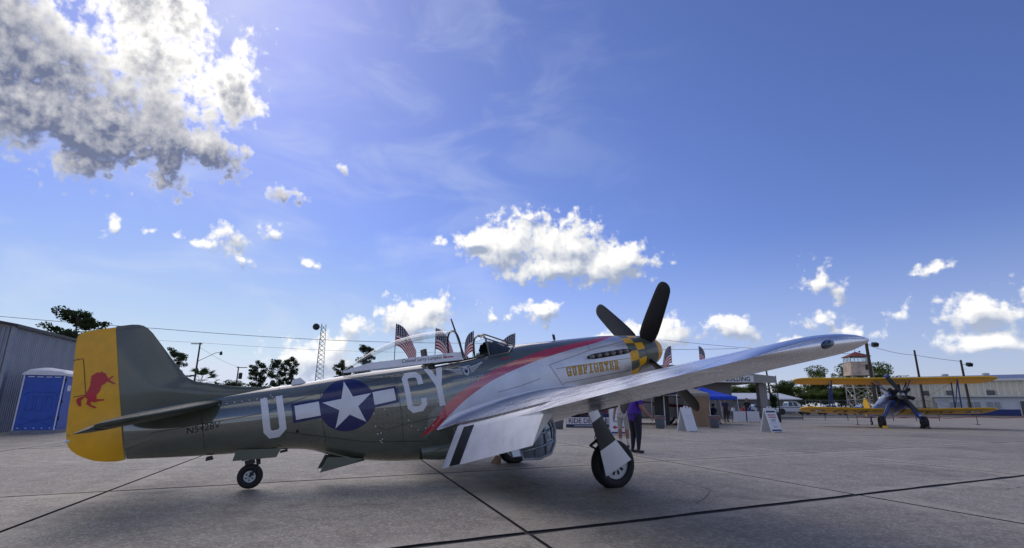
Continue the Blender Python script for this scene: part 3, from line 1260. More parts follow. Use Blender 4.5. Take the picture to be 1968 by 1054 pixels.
# tailplanes with elevators
for s in (1, -1):
    def tp_out(Y):
        le = pchip([.08, 1.0, 1.7, 1.88, 1.96, 2.0], [8.02, 8.36, 8.60, 8.68, 8.76, 8.95])(Y)
        te = pchip([.08, .3, 1.0, 1.7, 1.9, 1.97, 2.0], [9.08, 9.18, 9.26, 9.27, 9.25, 9.2, 9.12])(Y)
        th = pchip([.08, 1.0, 1.8, 2.0], [.066, .058, .048, .018])(Y)
        return le, te, th
    HX = .60
    def tp_pt(Y, x, sg):
        le, te, th = tp_out(Y)
        t = th * (2.55 * math.sqrt(max(x, 0)) * (1 - x) ** .9 + .03 * x) + .002
        return Vector((le + (te - le) * x, s * Y, .565 - .02 * (Y - .3) - .02 * x + sg * t))
    Ys = [.08, .3, .6, .9, 1.2, 1.5, 1.7, 1.82, 1.9, 1.95, 1.98, 2.0]
    rings = []
    for Y in Ys:
        xs = [HX * (1 - math.cos(math.pi / 2 * q / 12)) for q in range(13)]
        rings.append([tp_pt(Y, x, 1) for x in reversed(xs)] + [tp_pt(Y, x, -1) for x in xs[1:]])
    tp = fpart(MB().loft(rings).build('tailplane', MATS['olivematt'], None, 50))
    rings = []
    for Y in Ys:
        if Y < .2:
            Y = .2
        xs = [HX + .008 + (1 - HX - .008) * q / 8 for q in range(9)]
        rings.append([tp_pt(Y, x, 1) + Vector((0, 0, -.0)) for x in reversed(xs)] + [tp_pt(Y, x, -1) for x in xs])
    # elevator drooping a few degrees
    hv = tp_pt(1.0, HX, 0)
    rt = Matrix.Rotation(R(4), 3, 'Y')
    rings = [[Vector((hv.x, 0, hv.z)) + rt @ (p - Vector((hv.x, 0, hv.z))) for p in rr] for rr in rings]
    el = MB().loft(rings).build('elevator', MATS['olivematt'], tp, 50)

# ------------------------------------------------------------------ canopy and windscreen
def can_top(X):
    return pchip([4.47, 4.7, 4.92, 5.3, 5.73, 6.05, 6.25, 6.36], [1.045, 1.09, 1.10, 1.075, .985, .86, .765, .70])(X)


def can_base(X):
    return .655 + .055 * (X - 4.5) if X < 6.0 else pchip([6.0, 6.36], [.7375, .69])(X)


def can_w(X):
    return pchip([4.47, 4.9, 5.4, 5.9, 6.2, 6.36], [.345, .36, .335, .245, .14, .03])(X)


def can_ring(X, n=24, infl=0.):
    pts = []
    b, t, w = can_base(X), can_top(X), can_w(X)
    for q in range(n + 1):
        a = math.pi * q / n
        pts.append(Vector((X, (w + infl) * math.copysign(abs(math.cos(a)) ** .8, math.cos(a)), b + (t - b + infl) * math.sin(a) ** .85)))
    return pts


canopy = empty('canopy')
canopy.parent = fighter
canopy.matrix_basis = PM
CX = [4.47, 4.55, 4.7, 4.9, 5.1, 5.3, 5.5, 5.7, 5.85, 6.0, 6.1, 6.2, 6.27, 6.32, 6.36]
mb = MB()
mb.loft([can_ring(X) for X in CX], False, False)
mb.build('bubble_glass', MATS['glass'], canopy, 80)
mb = MB()
for s in (1, -1):
    outer_, innr = [], []
    rr = []
    for X in CX:
        w = can_w(X)
        zl = .525 + .075 * (X - 4.5)
        zl = min(zl, can_base(X) - .01)
        b = can_base(X) + .005
        rr.append([(X, s * (w + .006), b), (X, s * (w + .03), zl), (X, s * (w + .018), zl), (X, s * (w - .004), b - .004)])
    mb.loft(rr, True, True)
sk = mb.build('canopy_frame', MATS['flapsilver'], canopy, 30)
bow = MB()
ring = can_ring(4.47, 24, .004)
bow.tube([(4.47, .36, .55)] + ring + [(4.47, -.36, .55)], .018, 8)
bow.build('canopy_bow', MATS['darkmetal'], canopy, 60)
# name on the starboard frame
vs, fs = text_polys('Colonel Larry Lumpkin III', .082, .35)
wd = max(v[0] for v in vs)


def frame_map(x0, zoff, k_):
    def f(a, b):
        X = x0 - a * k_
        w = can_w(X)
        zl = .525 + .075 * (X - 4.5)
        bt = can_base(X)
        z = zl + zoff + b
        t = min(max((z - zl) / max(bt - zl, .01), 0), 1)
        return Vector((X, w + .03 - .024 * t + .004, z))
    return f


decal('name_lettering', vs, fs, frame_map(5.50, .05, .74 / wd), MATS['black'], sk)
decal('red_placard', *polys([(0, 0), (.16, 0), (.16, .018), (0, .018)]), frame_map(4.80, .06, 1), MATS['red'], sk)

# windscreen
ws = empty('windscreen')
ws.parent = fighter
ws.matrix_basis = PM
A0, A1 = Vector((3.37, .13, .625)), Vector((3.90, .135, .885))
B0, B1 = Vector((3.99, .36, .50)), Vector((3.98, .30, .80))
TOP = Vector((3.955, .12, .895))
mb = MB()
m2 = lambda p: Vector((p.x, -p.y, p.z))
mb.add([A0, m2(A0), m2(A1), A1], [(0, 1, 2, 3)])
for f in (lambda p: p, m2):
    S0 = Vector((3.62, .345, .505))
    mb.add([f(A0), f(A1), f(B1), f(B0), f(S0)], [(0, 1, 2, 3, 4)])
mb.add([A1, m2(A1), m2(B1), B1], [(0, 1, 2, 3)])
mb.build('windscreen_glass', MATS['glass'], ws, None)
mb = MB()
arch = [B0, Vector((3.985, .345, .64)), B1, Vector((3.975, .22, .875)), Vector((3.97, 0, .91))]
arch = arch + [m2(p) for p in reversed(arch[:-1])]
mb.tube(arch, .017, 8)
for f in (lambda p: p, m2):
    mb.tube([f(A0), f(A1), f(Vector((3.96, .14, .90)))], .014, 6)
    mb.tube([f(A0), f(Vector((3.62, .35, .50))), f(B0)], .012, 6)
mb.tube([A1, m2(A1)], .012, 6)
mb.tube([A0, m2(A0)], .014, 6)
mb.build('windscreen_frame', MATS['olive'], ws, 60)
# folded cover lying behind the windscreen
mb = MB()
rnd = random.Random(5)
rings = []
for q in range(9):
    X = 3.50 + .42 * q / 8
    rr = []
    for j in range(15):
        a = math.pi * j / 14
        hgt = .06 + .17 * min(1, q / 5) + .02 * math.sin(j * 1.9 + q)
        rr.append(Vector((X + .012 * math.sin(j * 2.3), .29 * math.cos(a), .52 + hgt * math.sin(a) ** .7 + rnd.uniform(-.008, .008))))
    rings.append(rr)
mb.loft(rings, False, False)
fpart(mb.build('instrument_cover', plain('blue_grey_canvas', (.045, .06, .085), .85, var=.2, scale=14, bump=.3), None, 60))
# tall black strut standing in the cockpit, red at its tip
mb = MB()
p0, p1 = Vector((4.335, .12, .42)), Vector((4.445, .05, 1.20))
dd = p1 - p0
mb.cyl(p0, p1, .022, .014, 8)
mst = fpart(mb.build('boarding_strut', MATS['black']))
MB().cyl(p1, p1 + dd * .085, .015, .012, 8).build('red_tip', MATS['red'], mst)
MB().cyl(p0 + Vector((.03, .02, .1)), p0 + dd * .75 + Vector((.018, .02, 0)), .008, .006, 6).build('pale_edge', MATS['white'], mst)

# ------------------------------------------------------------------ undercarriage
MATS['rimwhite'] = plain('wheel_white_enamel', (.62, .63, .62), .4, var=.06)
MATS['chrome'] = plain('oleo_steel', (.6, .6, .6), .18, 1.0, var=.05)


def wheel(parent, name, c, r, w, rim_r, s, mats, axis=(0, 1, 0), slots=10):
    """tyre, rim and slots around an axle"""
    root = empty(name)
    root.parent = parent
    c = Vector(c)
    ax = Vector(axis).normalized()
    h = w / 2
    prof = [(-h * .55, rim_r), (-h * .85, rim_r + (r - rim_r) * .12), (-h, rim_r + (r - rim_r) * .42), (-h * .96, rim_r + (r - rim_r) * .72), (-h * .72, r * .972), (-h * .35, r * .997),
            (0, r), (h * .35, r * .997), (h * .72, r * .972), (h * .96, rim_r + (r - rim_r) * .72), (h, rim_r + (r - rim_r) * .42), (h * .85, rim_r + (r - rim_r) * .12), (h * .55, rim_r)]
    MB().lathe(prof, c, ax, 40).build('tyre', MATS['rubber'], root, 50)
    rim = MB().lathe([(-h * .6, rim_r * 1.0), (-h * .75, rim_r * 1.02), (-h * .5, rim_r * .9), (-h * .42, rim_r * .3), (h * .42, rim_r * .3), (h * .5, rim_r * .9), (h * .75, rim_r * 1.02), (h * .6, rim_r)], c, ax, 40)
    ro = rim.build('rim', mats, root, 35)
    a = ax.orthogonal().normalized()
    b = ax.cross(a)
    if slots:
        for sd in (1, -1):
            mb = MB()
            for q in range(slots):
                t = 2 * math.pi * q / slots
                d = a * math.cos(t) + b * math.sin(t)
                e = ax.cross(d)
                cc = c + ax * (sd * h * .465) + d * rim_r * .63
                pts = []
                for j in range(12):
                    u = 2 * math.pi * j / 12
                    pts.append(cc + d * (rim_r * .20 * math.cos(u)) + e * (rim_r * .10 * math.sin(u)) + ax * (sd * .016 * (1 - .15 * math.cos(u))))
                mb.add(pts, [tuple(range(12))])
            mb.build('rim_slots', MATS['black'], ro, None)['kind'] = 'stuff'
    MB().cyl(c - ax * h * .75, c + ax * h * .75, rim_r * .22, None, 16).build('hub_cap', mats, ro)
    return root


def gear(s):
    root = empty('main_gear')
    root.parent = fighter
    root.matrix_basis = PM
    wc = Vector((2.925, s * 1.80, -1.435))
    wheel(root, 'wheel', wc, .35, .21, .205, s, MATS['rimwhite'])
    top = Vector((3.13, s * 1.93, -.42))
    mid = Vector((3.02, s * 1.93, -1.05))
    MB().cyl(top, mid, .058, .055, 16).build('oleo_leg', MATS['darkmetal'], root)
    mb = MB().cyl(mid, Vector((2.945, s * 1.93, -1.40)), .036, .036, 14).cyl(Vector((2.945, s * 1.95, -1.41)), wc, .035, .03, 12)
    mb.build('oleo_piston', MATS['chrome'], root)
    mb = MB()
    k0, k1, k2 = Vector((3.10, s * 1.93, -.98)), Vector((3.33, s * 1.93, -1.06)), Vector((3.03, s * 1.93, -1.30))
    for d in (-.03, .03):
        o = Vector((0, d, 0))
        mb.tube([k0 + o, k1 + o * .4], .014, 6).tube([k2 + o, k1 + o * .4], .014, 6)
    mb.tube([k0 + Vector((.05, 0, .15)), k0 + Vector((.13, 0, .0)), k2 + Vector((.12, 0, .1)), k2], .007, 6)
    mb.build('torque_link', MATS['black'], root)
    # fairing door, three painted bands
    rows = [[(3.33, -.50), (3.155, -.50)], [(3.27, -.74), (3.10, -.68)], [(3.235, -1.155), (2.93, -1.065)], [(3.225, -1.515), (2.735, -1.40)]]
    dr = empty('leg_door')
    dr.parent = root
    for q, m_ in ((0, 'silver'), (1, 'stripe_dark'), (2, 'silver')):
        (a, b), (c, d) = rows[q], rows[q + 1]
        mb = MB()
        N = 6
        r0, r1 = [], []
        for off, lst in ((2.02, r0), (2.005, r1)):
            for i in range(N + 1):
                u = i / N
                bul = .005 * math.sin(math.pi * u)
                lst.append([(a[0] + (b[0] - a[0]) * u, s * (off + bul), a[1] + (b[1] - a[1]) * u), (c[0] + (d[0] - c[0]) * u, s * (off + bul), c[1] + (d[1] - c[1]) * u)])
        ring = [r0[i] for i in range(N + 1)] + [r1[i] for i in range(N, -1, -1)]
        vs = [p for pr in ring for p in pr]
        n2 = len(ring)
        fs = [(2 * i, 2 * ((i + 1) % n2), 2 * ((i + 1) % n2) + 1, 2 * i + 1) for i in range(n2)]
        fs += [tuple(2 * i for i in range(n2)), tuple(2 * i + 1 for i in range(n2 - 1, -1, -1))]
        mb.add(vs, fs)
        mb.build('door_panel', MATS[m_], dr, 30)
    for z_ in (-.80, -1.1):
        MB().box((3.05, s * 1.975, z_), (.05, .07, .04)).build('door_bracket', MATS['darkmetal'], dr)
    # hinged well door hanging under the belly, ribbed inner side outwards
    out = [(3.60, -.62), (3.70, -1.0), (3.66, -1.33), (3.40, -1.375), (3.15, -1.35), (3.02, -1.2), (2.955, -1.0), (2.99, -.78), (3.14, -.62)]
    ind = empty('well_door')
    ind.parent = fighter
    ind.matrix_basis = PM
    cy = .30

    def f0(x, z):
        return (x, s * (cy - .10 * ((z + 1.0) / .4) ** 2 * .5 - .12 * ((x - 3.32) / .36) ** 2 + .05), z)

    def f1(x, z):
        p = f0(x, z)
        return (p[0], p[1] - s * .02, p[2])
    vs2, fs2 = polys(out)
    decal('door_skin', vs2, fs2, lambda x, z: Vector(f0(x, z)), MATS['blue_primer'], ind, cut=.06)
    decal('door_outer_skin', vs2, fs2, lambda x, z: Vector(f1(x, z)), MATS['silver'], ind, cut=.06)
    mb = MB()
    loop = [Vector(f0(*p)) + Vector((0, s * .02, 0)) for p in out]
    mb.tube(loop + [loop[0]], .022, 6)
    for a, b in (((3.20, -.7), (3.25, -1.33)), ((3.42, -.66), (3.46, -1.34)), ((3.02, -.95), (3.66, -1.0)), ((3.06, -1.16), (3.66, -1.2))):
        pts = []
        for i in range(7):
            u = i / 6
            pts.append(Vector(f0(a[0] + (b[0] - a[0]) * u, a[1] + (b[1] - a[1]) * u)) + Vector((0, s * .022, 0)))
        mb.tube(pts, .02, 6)
    mb.build('door_ribs', MATS['blue_primer'], ind, 50)
    MB().tube([Vector((3.2, s * .35, -.62)), Vector((3.12, s * .42, -.9)), Vector(f0(3.1, -1.1)) + Vector((0, s * .04, 0))], .014, 6).build('door_strut', MATS['darkmetal'], ind)


MATS['blue_primer'] = plain('pale_blue_primer', (.42, .47, .54), .35, .5, var=.15, scale=9)
for s in (1, -1):
    gear(s)
# flat black slab standing in for the shade inside each open wheel well
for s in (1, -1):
    fpart(MB().box((3.1, s * 1.25, -.60), (.7, 1.5, .04)).build('wheel_well_shade', MATS['black'], None, None))

tw = empty('tail_gear')
tw.parent = fighter
tw.matrix_basis = PM
wheel(tw, 'tail_wheel', (7.80, 0, -.535), .168, .12, .078, 1, MATS['rimwhite'], (.10, 1, 0), 6)
mb = MB().cyl((7.67, 0, -.18), (7.675, 0, -.40), .032, .03, 12)
for d in (-.075, .075):
    mb.tube([(7.68, d * .5, -.36), (7.69, d, -.42), (7.80 + d * .1, d, -.535)], .016, 8)
mb.build('tail_leg', MATS['darkmetal'], tw)
for s in (1, -1):
    pl = [(7.99, -.265), (7.93, -.13), (7.36, -.24), (7.44, -.35)]
    mb = MB().prism(pl, lambda x, z: (x, s * .15, z), lambda x, z: (x, s * .138, z))
    mb.build('tail_wheel_door', MATS['olive'], tw, None)
mb = MB().box((7.65, 0, -.275), (.45, .2, .05)).box((7.78, .04, -.34), (.13, .06, .06)).box((7.33, 0, -.30), (.1, .06, .035))
mb.build('tail_bay_trim', MATS['darkmetal'], tw)
fpart(MB().box((8.27, .02, -.165), (.10, .05, .055), None, 0, .7).build('tie_down_lug', MATS['black']))
# pale box on the spine behind the canopy
mb = MB()
mb.add([(6.90, .055, .60), (6.90, -.055, .60), (7.14, -.055, .60), (7.14, .055, .60), (6.99, .03, .715), (6.99, -.03, .715), (7.10, -.035, .70), (7.10, .035, .70)],
       [(0, 3, 2, 1), (4, 5, 6, 7), (0, 1, 5, 4), (1, 2, 6, 5), (2, 3, 7, 6), (3, 0, 4, 7)])
fpart(mb.build('spine_fairing', MATS['letterwhite'], None, 30))
fpart(MB().cyl((2.45, .0, .50), (2.47, 0, .70), .012, .006, 8).box((2.46, 0, .63), (.05, .012, .1)).build('antenna', MATS['black']))
fpart(MB().tube([(4.55, .40, .18), (4.60, .43, .1)], .01, 6).build('step_handle', MATS['darkmetal']))

# ------------------------------------------------------------------ markings
for s in (1, -1):
    # national insignia
    C0 = (6.40, .18)
    disc = [(C0[0] + .40 * math.cos(2 * math.pi * j / 56), C0[1] + .385 * math.sin(2 * math.pi * j / 56)) for j in range(56)]
    tl_ = .02
    bars = [[(6.76, .345), (7.17, .355), (7.17, .075), (6.76, .07)], [(5.65, .32), (6.04, .325), (6.04, .055), (5.65, .06)]]
    decal_o = fpart(decal('insignia_blue_field', *polys(disc), side(.004, s), MATS['navy'], cut=.04))
    for b in bars:
        b = [p for p in b]
        decal('insignia_blue_bar', *polys(b), side(.0025, s), MATS['navy'], decal_o, cut=.04)
    star = []
    for j in range(10):
        r = .375 if j % 2 == 0 else .375 * .382
        a = math.pi / 2 + j * math.pi / 5
        star.append((C0[0] - .005 + r * math.cos(a), C0[1] - .01 + r * .97 * math.sin(a)))
    decal('insignia_star', *polys(star), side(.0065, s), MATS['letterwhite'], decal_o, cut=.04)
    wb = [[(6.795, .31), (7.13, .315), (7.13, .115), (6.795, .105)], [(5.69, .285), (6.02, .29), (6.02, .095), (5.69, .10)]]
    for b in wb:
        decal('insignia_white_bar', *polys(b), side(.0085, s), MATS['letterwhite'], decal_o, cut=.04)
    # squadron letters
    U = [(7.56, .505), (7.565, .03), (7.50, -.07), (7.37, -.075), (7.265, .02), (7.27, .50), (7.36, .50), (7.355, .06), (7.375, .035), (7.455, .035), (7.47, .06), (7.47, .505)]
    fl = (lambda X, x0: X) if s == 1 else (lambda X, x0: 2 * x0 - X)
    fpart(decal('letter_u', *polys([(fl(x, 7.415), z) for x, z in U]), side(.004, s), MATS['letterwhite'], cut=.04))
    Cc = [(5.22, .265), (5.22, .40), (5.29, .475), (5.46, .485), (5.535, .405), (5.535, -.06), (5.46, -.15), (5.30, -.15), (5.22, -.065), (5.22, .045), (5.305, .045), (5.305, -.03), (5.325, -.055), (5.43, -.055),
          (5.45, -.03), (5.45, .37), (5.43, .393), (5.325, .388), (5.305, .365), (5.305, .265)]
    fpart(decal('letter_c', *polys([(fl(x, 5.38), z) for x, z in Cc]), side(.004, s), MATS['letterwhite'], cut=.04))
    Yy = [(5.14, .485), (5.035, .485), (4.985, .33), (4.94, .475), (4.84, .475), (4.935, .19), (4.93, -.135), (5.025, -.135), (5.03, .19)]
    fpart(decal('letter_y', *polys([(fl(x, 4.99), z) for x, z in Yy]), side(.004, s), MATS['letterwhite'], cut=.04))

    # slab-serif nose name, yellow with dark edge
    def glyph(ch):
        S = []          # rectangles (x0,y0,x1,y1) or polygons on a 0..1 box
        rc = lambda a, b, c, d: [(a, b), (c, b), (c, d), (a, d)]
        w = .20
        if ch == 'G':
            S = [rc(.0, .2, w, .8), [(.0, .8), (w, .8), (.34, .86), (.34, 1), (.2, 1)], [(.0, .2), (.2, 0), (.34, 0), (.34, .14), (w, .2)], rc(.34, .86, .72, 1), rc(.34, 0, .72, .14),
                 [(.72, 1), (.72, .86), (.76, .8), (.96, .8), (.96, 1)], rc(.78, .64, .96, .8), [(.72, 0), (.9, 0), (1, .14), (1, .2), (.76, .2), (.72, .14)], rc(.76, .2, 1., .46), rc(.5, .38, 1., .5)]
        elif ch == 'U':
            S = [rc(.1, .2, .1 + w, 1), rc(.66, .2, .9, 1), [(.1, .2), (.26, 0), (.36, 0), (.36, .16), (.34, .2)], [(.9, .2), (.66, .2), (.64, .16), (.64, 0), (.74, 0)], rc(.36, 0, .64, .16), rc(0, .87, .42, 1), rc(.58, .87, 1, 1)]
        elif ch == 'N':
            S = [rc(.1, 0, .3, 1), rc(.7, 0, .9, 1), [(.12, 1), (.34, 1), (.88, 0), (.66, 0)], rc(0, 0, .42, .13), rc(0, .87, .32, 1), rc(.58, .87, 1, 1)]
        elif ch == 'F':
            S = [rc(.12, 0, .12 + w, 1), rc(0, .86, .95, 1), rc(0, 0, .5, .13), rc(.36, .45, .7, .58), rc(.8, .68, .95, .9), rc(.6, .38, .72, .65)]
        elif ch == 'I':
            S = [rc(.36, 0, .64, 1), rc(.15, 0, .85, .13), rc(.15, .87, .85, 1)]
        elif ch == 'H':
            S = [rc(.1, 0, .1 + w, 1), rc(.66, 0, .9, 1), rc(.3, .44, .7, .57), rc(0, 0, .44, .13), rc(.56, 0, 1, .13), rc(0, .87, .44, 1), rc(.56, .87, 1, 1)]
        elif ch == 'T':
            S = [rc(.38, 0, .62, 1), rc(.04, .86, .96, 1), rc(.04, .66, .18, .9), rc(.82, .66, .96, .9), rc(.22, 0, .78, .13)]
        elif ch == 'E':
            S = [rc(.12, 0, .12 + w, 1), rc(0, .86, .92, 1), rc(0, 0, .95, .14), rc(.34, .44, .66, .57), rc(.78, .68, .92, .9), rc(.82, .1, .95, .34), rc(.58, .38, .7, .64)]
        elif ch == 'R':
            S = [rc(.12, 0, .12 + w, 1), rc(0, .86, .7, 1), rc(.3, .44, .7, .57), [(.7, 1), (.7, .86), (.68, .8), (.92, .78)], rc(.68, .62, .92, .8), [(.7, .57), (.7, .44), (.92, .64), (.68, .63)], rc(0, 0, .46, .13),
                 [(.48, .46), (.7, .46), (.92, .1), (.7, .1)], rc(.68, 0, 1.02, .13)]
        return S
    word = 'GUNFIGHTER'
    Wd, Ht = 1.20, .165
    cw = Wd / len(word)
    yl, bl = [], []
    for i, ch in enumerate(word):
        for p in glyph(ch):
            q = []
            cx_ = sum(a for a, b in p) / len(p)
            cy_ = sum(b for a, b in p) / len(p)
            base = i * cw + cw * .13
            f_ = lambda a, b: (base + a * cw * .74, b * Ht)
            yl.append([f_(a, b) for a, b in p])
            g_ = lambda a, b: (base + a * cw * .74 + .0055 * (1 if a > cx_ else -1), b * Ht + .006 * (1 if b > cy_ else -1))
            bl.append([g_(a, b) for a, b in p])

    def nose_map(off):
        def f(a, b):
            X = (2.60 - a) if s == 1 else (1.40 + a)
            Z = -.115 - (2.60 - X) * .062 + b
            return Vector((X, s * (fy(X, Z) + off), Z))
        return f
    nm = fpart(decal('nose_name_edge', *polys(*bl), nose_map(.003), MATS['black'], cut=.05))
    decal('nose_name', *polys(*yl), nose_map(.0055), MATS['nameyellow'] if 'nameyellow' in MATS else MATS.setdefault('nameyellow', plain('name_yellow', (.90, .47, .008), .4, var=.05)), nm, cut=.05)

    # winged badge and two lines of lettering below the cockpit
    mk = MATS['badgewhite'] if 'badgewhite' in MATS else MATS.setdefault('badgewhite', plain('badge_white', (.60, .62, .64), .4, var=.05))
    bd = []
    for sg in (1, -1):
        for q in range(5):
            z0 = .375 - .020 * q
            l0 = .315 - .045 * q
            zz = lambda x, q=q: z0 + .04 * (abs(x) / .32) ** 1.2
            bd.append([(sg * .07, z0 - .010), (sg * l0, zz(l0) - .010), (sg * (l0 + .01), zz(l0) + .002), (sg * .07, z0)])
        bd.append([(sg * .06, .385), (sg * .2, .40), (sg * .325, .435), (sg * .33, .42), (sg * .2, .39), (sg * .06, .376)])
    bd.append([(-.055, .37), (-.045, .28), (0, .255), (.045, .28), (.055, .37)])
    bd.append([(-.10, .415), (.10, .415), (.10, .402), (-.10, .402)])
    bd.append([(-.05, .40), (.05, .40), (.045, .378), (-.045, .378)])
    badge = fpart(decal('winged_badge', *polys(*[[((4.47 - x * s), z - .0 - .02 * 0) for x, z in p] for p in bd]), side(.004, s), mk, cut=.05))
    decal('badge_face', *polys([(4.47 - .03, .355), (4.47 + .03, .355), (4.47 + .025, .31), (4.47, .285), (4.47 - .025, .31)]), side(.0065, s), MATS['navy'], badge)
    for wtxt, zt, wid in (('COMMEMORATIVE', .185, .56), ('AIR FORCE', .125, .34)):
        vs, fs = text_polys(wtxt, .062, 0, .0, 1.15)
        w_ = max(v[0] for v in vs)
        def tm(a, b, zt=zt, wid=wid, w_=w_):
            X = 4.47 + (wid / 2 - a * wid / w_) * s
            Z = zt + b
            return Vector((X, s * (fy(X, Z) + .004), Z))
        decal('badge_lettering', vs, fs, tm, mk, badge)
    # registration below the tailplane
    vs, fs = text_polys('N5428V', .13, .1)
    w_ = max(v[0] for v in vs)
    def rm(a, b):
        X = 8.50 - a * .42 / w_ if s == 1 else 8.08 + a * .42 / w_
        Z = .22 + b
        return Vector((X, s * (fy(X, Z) + .003), Z))
    fpart(decal('registration', vs, fs, rm, MATS['black']))
    fpart(decal('red_placard', *polys([(3.62, .40), (3.80, .40), (3.80, .42), (3.62, .42)]), side(.004, s), MATS['red']))
    # panel seams
    sm = bpy.data.materials['dark_seam']
    w = .0035
    def seam(pts):
        ps = []
        for (a, b), (c, d) in zip(pts[:-1], pts[1:]):
            dx, dz = c - a, d - b
            L = math.hypot(dx, dz)
            nx, nz = -dz / L * w, dx / L * w
            ps.append([(a + nx, b + nz), (c + nx, d + nz), (c - nx, d - nz), (a - nx, b - nz)])
        fpart(decal('panel_seam', *polys(*ps), side(.0025, s), sm, cut=.08))
    seam([(1.10, .30), (1.9, .27), (2.9, .15)])
    seam([(2.92, .155), (2.75, -.2), (2.62, -.40)])
    seam([(1.10, -.04), (2.8, .06)])
    seam([(1.12, -.27), (2.70, -.22)])
    seam([(3.15, -.05), (3.55, -.1), (4.0, -.12)])
    seam([(1.98, .27), (1.95, .44)])
    seam([(7.30, .62), (7.31, .2), (7.30, -.2)])
    seam([(8.30, .6), (8.30, -.08)])
    seam([(6.75, .55), (6.78, .0), (6.76, -.42)])
    seam([(5.62, .5), (5.64, .0), (5.66, -.6)])
    seam([(8.9, .33), (7.6, .30), (6.9, .42), (5.7, .47)])
    seam([(7.3, -.02), (6.2, -.42), (5.3, -.62)])
    seam([(5.05, -.28), (5.9, -.30), (6.02, -.25)])
    # fastener heads
    mb = MB()
    def dot(X, Z, r=.0085):
        c = Vector((X, s * (fy(X, Z) + .003), Z))
        mb.add([c + Vector((r * math.cos(2 * math.pi * j / 8), 0, r * math.sin(2 * math.pi * j / 8))) for j in range(8)], [tuple(range(8))])
    for q in range(15):
        X = 8.85 - q * .096
        dot(X, .565 - .004 * q)
    for X, Z in ((7.42, .53), (7.40, .50), (7.38, .47), (7.45, .44), (6.05, -.03), (5.88, .0), (5.72, .02), (5.55, .05), (5.40, .04), (5.33, .11), (5.2, .13), (5.42, -.05), (5.46, -.12), (5.55, -.24), (5.52, -.34), (5.42, -.42),
                 (5.3, -.42), (5.18, -.40), (6.05, -.22), (6.03, -.34), (5.98, -.34), (6.0, -.45), (5.97, -.43), (5.98, -.48), (5.15, -.32), (5.05, -.05), (4.9, .08)):
        dot(X, Z, .009)
    for q in range(12):
        dot(2.85 - q * .085, .175 + q * .011, .006)
    for q in range(10):
        dot(2.7 - q * .13, -.235 - q * .004, .006)
    fo = fpart(mb.build('fastener_heads', MATS['letterwhite'], None, None))
    fo['kind'] = 'stuff'
    # louvres on the belly side
    mb = MB()
    for r_ in range(3):
        for q in range(7 if r_ < 2 else 4):
            X = 6.0 - q * .075
            Z = -.10 - r_ * .13 + .01 * q
            y = fy(X, Z)
            mb.box((X, s * (y + .003), Z), (.012, .012, .055), Matrix.Rotation(R(18), 3, 'Y'))
    fpart(mb.build('louvres', MATS['olive'], None, None))['kind'] = 'stuff'
    # small round holes
    fpart(decal('drain_hole', *polys([(7.13 + .022 * math.cos(j * math.pi / 6), -.05 + .022 * math.sin(j * math.pi / 6)) for j in range(12)]), side(.003, s), MATS['black']))
# wing gun bay panels and walkway seams on the upper skin
for s in (1, -1):
    for Y0, Y1, x0, x1 in ((2.2, 3.1, .18, .52), (1.1, 2.1, .2, .6), (3.6, 5.1, .3, .65)):
        ps = []
        w = .006
        for (a, b), (c, d) in (((Y0, x0), (Y1, x0)), ((Y1, x0), (Y1, x1)), ((Y1, x1), (Y0, x1)), ((Y0, x1), (Y0, x0))):
            if abs(a - c) > abs(b - d):
                ps.append([(a, b - w * .5), (c, b - w * .5), (c, b + w * .5), (a, b + w * .5)])
            else:
                ps.append([(a - w, b), (a + w, b), (a + w, d), (a - w, d)])
        fpart(decal('wing_panel_seam', *polys(*ps), lambda Y, x: wing_pt(Y, x, True, s) + Vector((0, 0, .0025)), bpy.data.materials['dark_seam'], cut=.1))

# ------------------------------------------------------------------ buildings
def ribbed_panel(width, height, rib, depth, name, m, parent, n=None):
    """sheet with trapezoid ribs, origin at its lower left, facing -Y"""
    pts = []
    n = n or max(1, int(width / rib))
    p = width / n
    for i in range(n):
        x = i * p
        pts += [(x, 0), (x + p * .35, 0), (x + p * .5, -depth), (x + p * .85, -depth)]
    pts.append((width, 0))
    vs = [(x, y, 0) for x, y in pts] + [(x, y, height) for x, y in pts]
    k_ = len(pts)
    fs = [(i, i + 1, k_ + i + 1, k_ + i) for i in range(k_ - 1)]
    return mesh_obj(name, vs, fs, m, parent)


def place(o, x, y, z=0, rz=0):
    o.location = (x, y, z)
    o.rotation_euler = (0, 0, rz)
    return o


MATS['hangar'] = plain('hangar_galvanised', (.30, .32, .37), .5, .55, var=.12, scale=1.2, dirt=.25)
MATS['cream'] = plain('cream_sheet', (.70, .65, .50), .55, 0, var=.08, scale=.8, dirt=.18)
MATS['bluepaint'] = plain('blue_paint', (.03, .05, .20), .5, var=.1)
MATS['grey'] = plain('grey_render', (.27, .26, .24), .8, var=.1, scale=1.5)
MATS['fascia'] = plain('fascia_paint', (.33, .32, .30), .7, var=.06)
MATS['darkwall'] = plain('dark_wall', (.17, .16, .15), .85, var=.12)  # wall colour is dark grey-brown
MATS['roofwhite'] = plain('white_roof_sheet', (.72, .72, .68), .5, .1, var=.05)
MATS['roofblue'] = plain('blue_roof_sheet', (.19, .21, .30), .45, .3, var=.08)
MATS['glasspane'] = plain('window_glass', (.05, .06, .075), .12, var=.2, spec=.7)

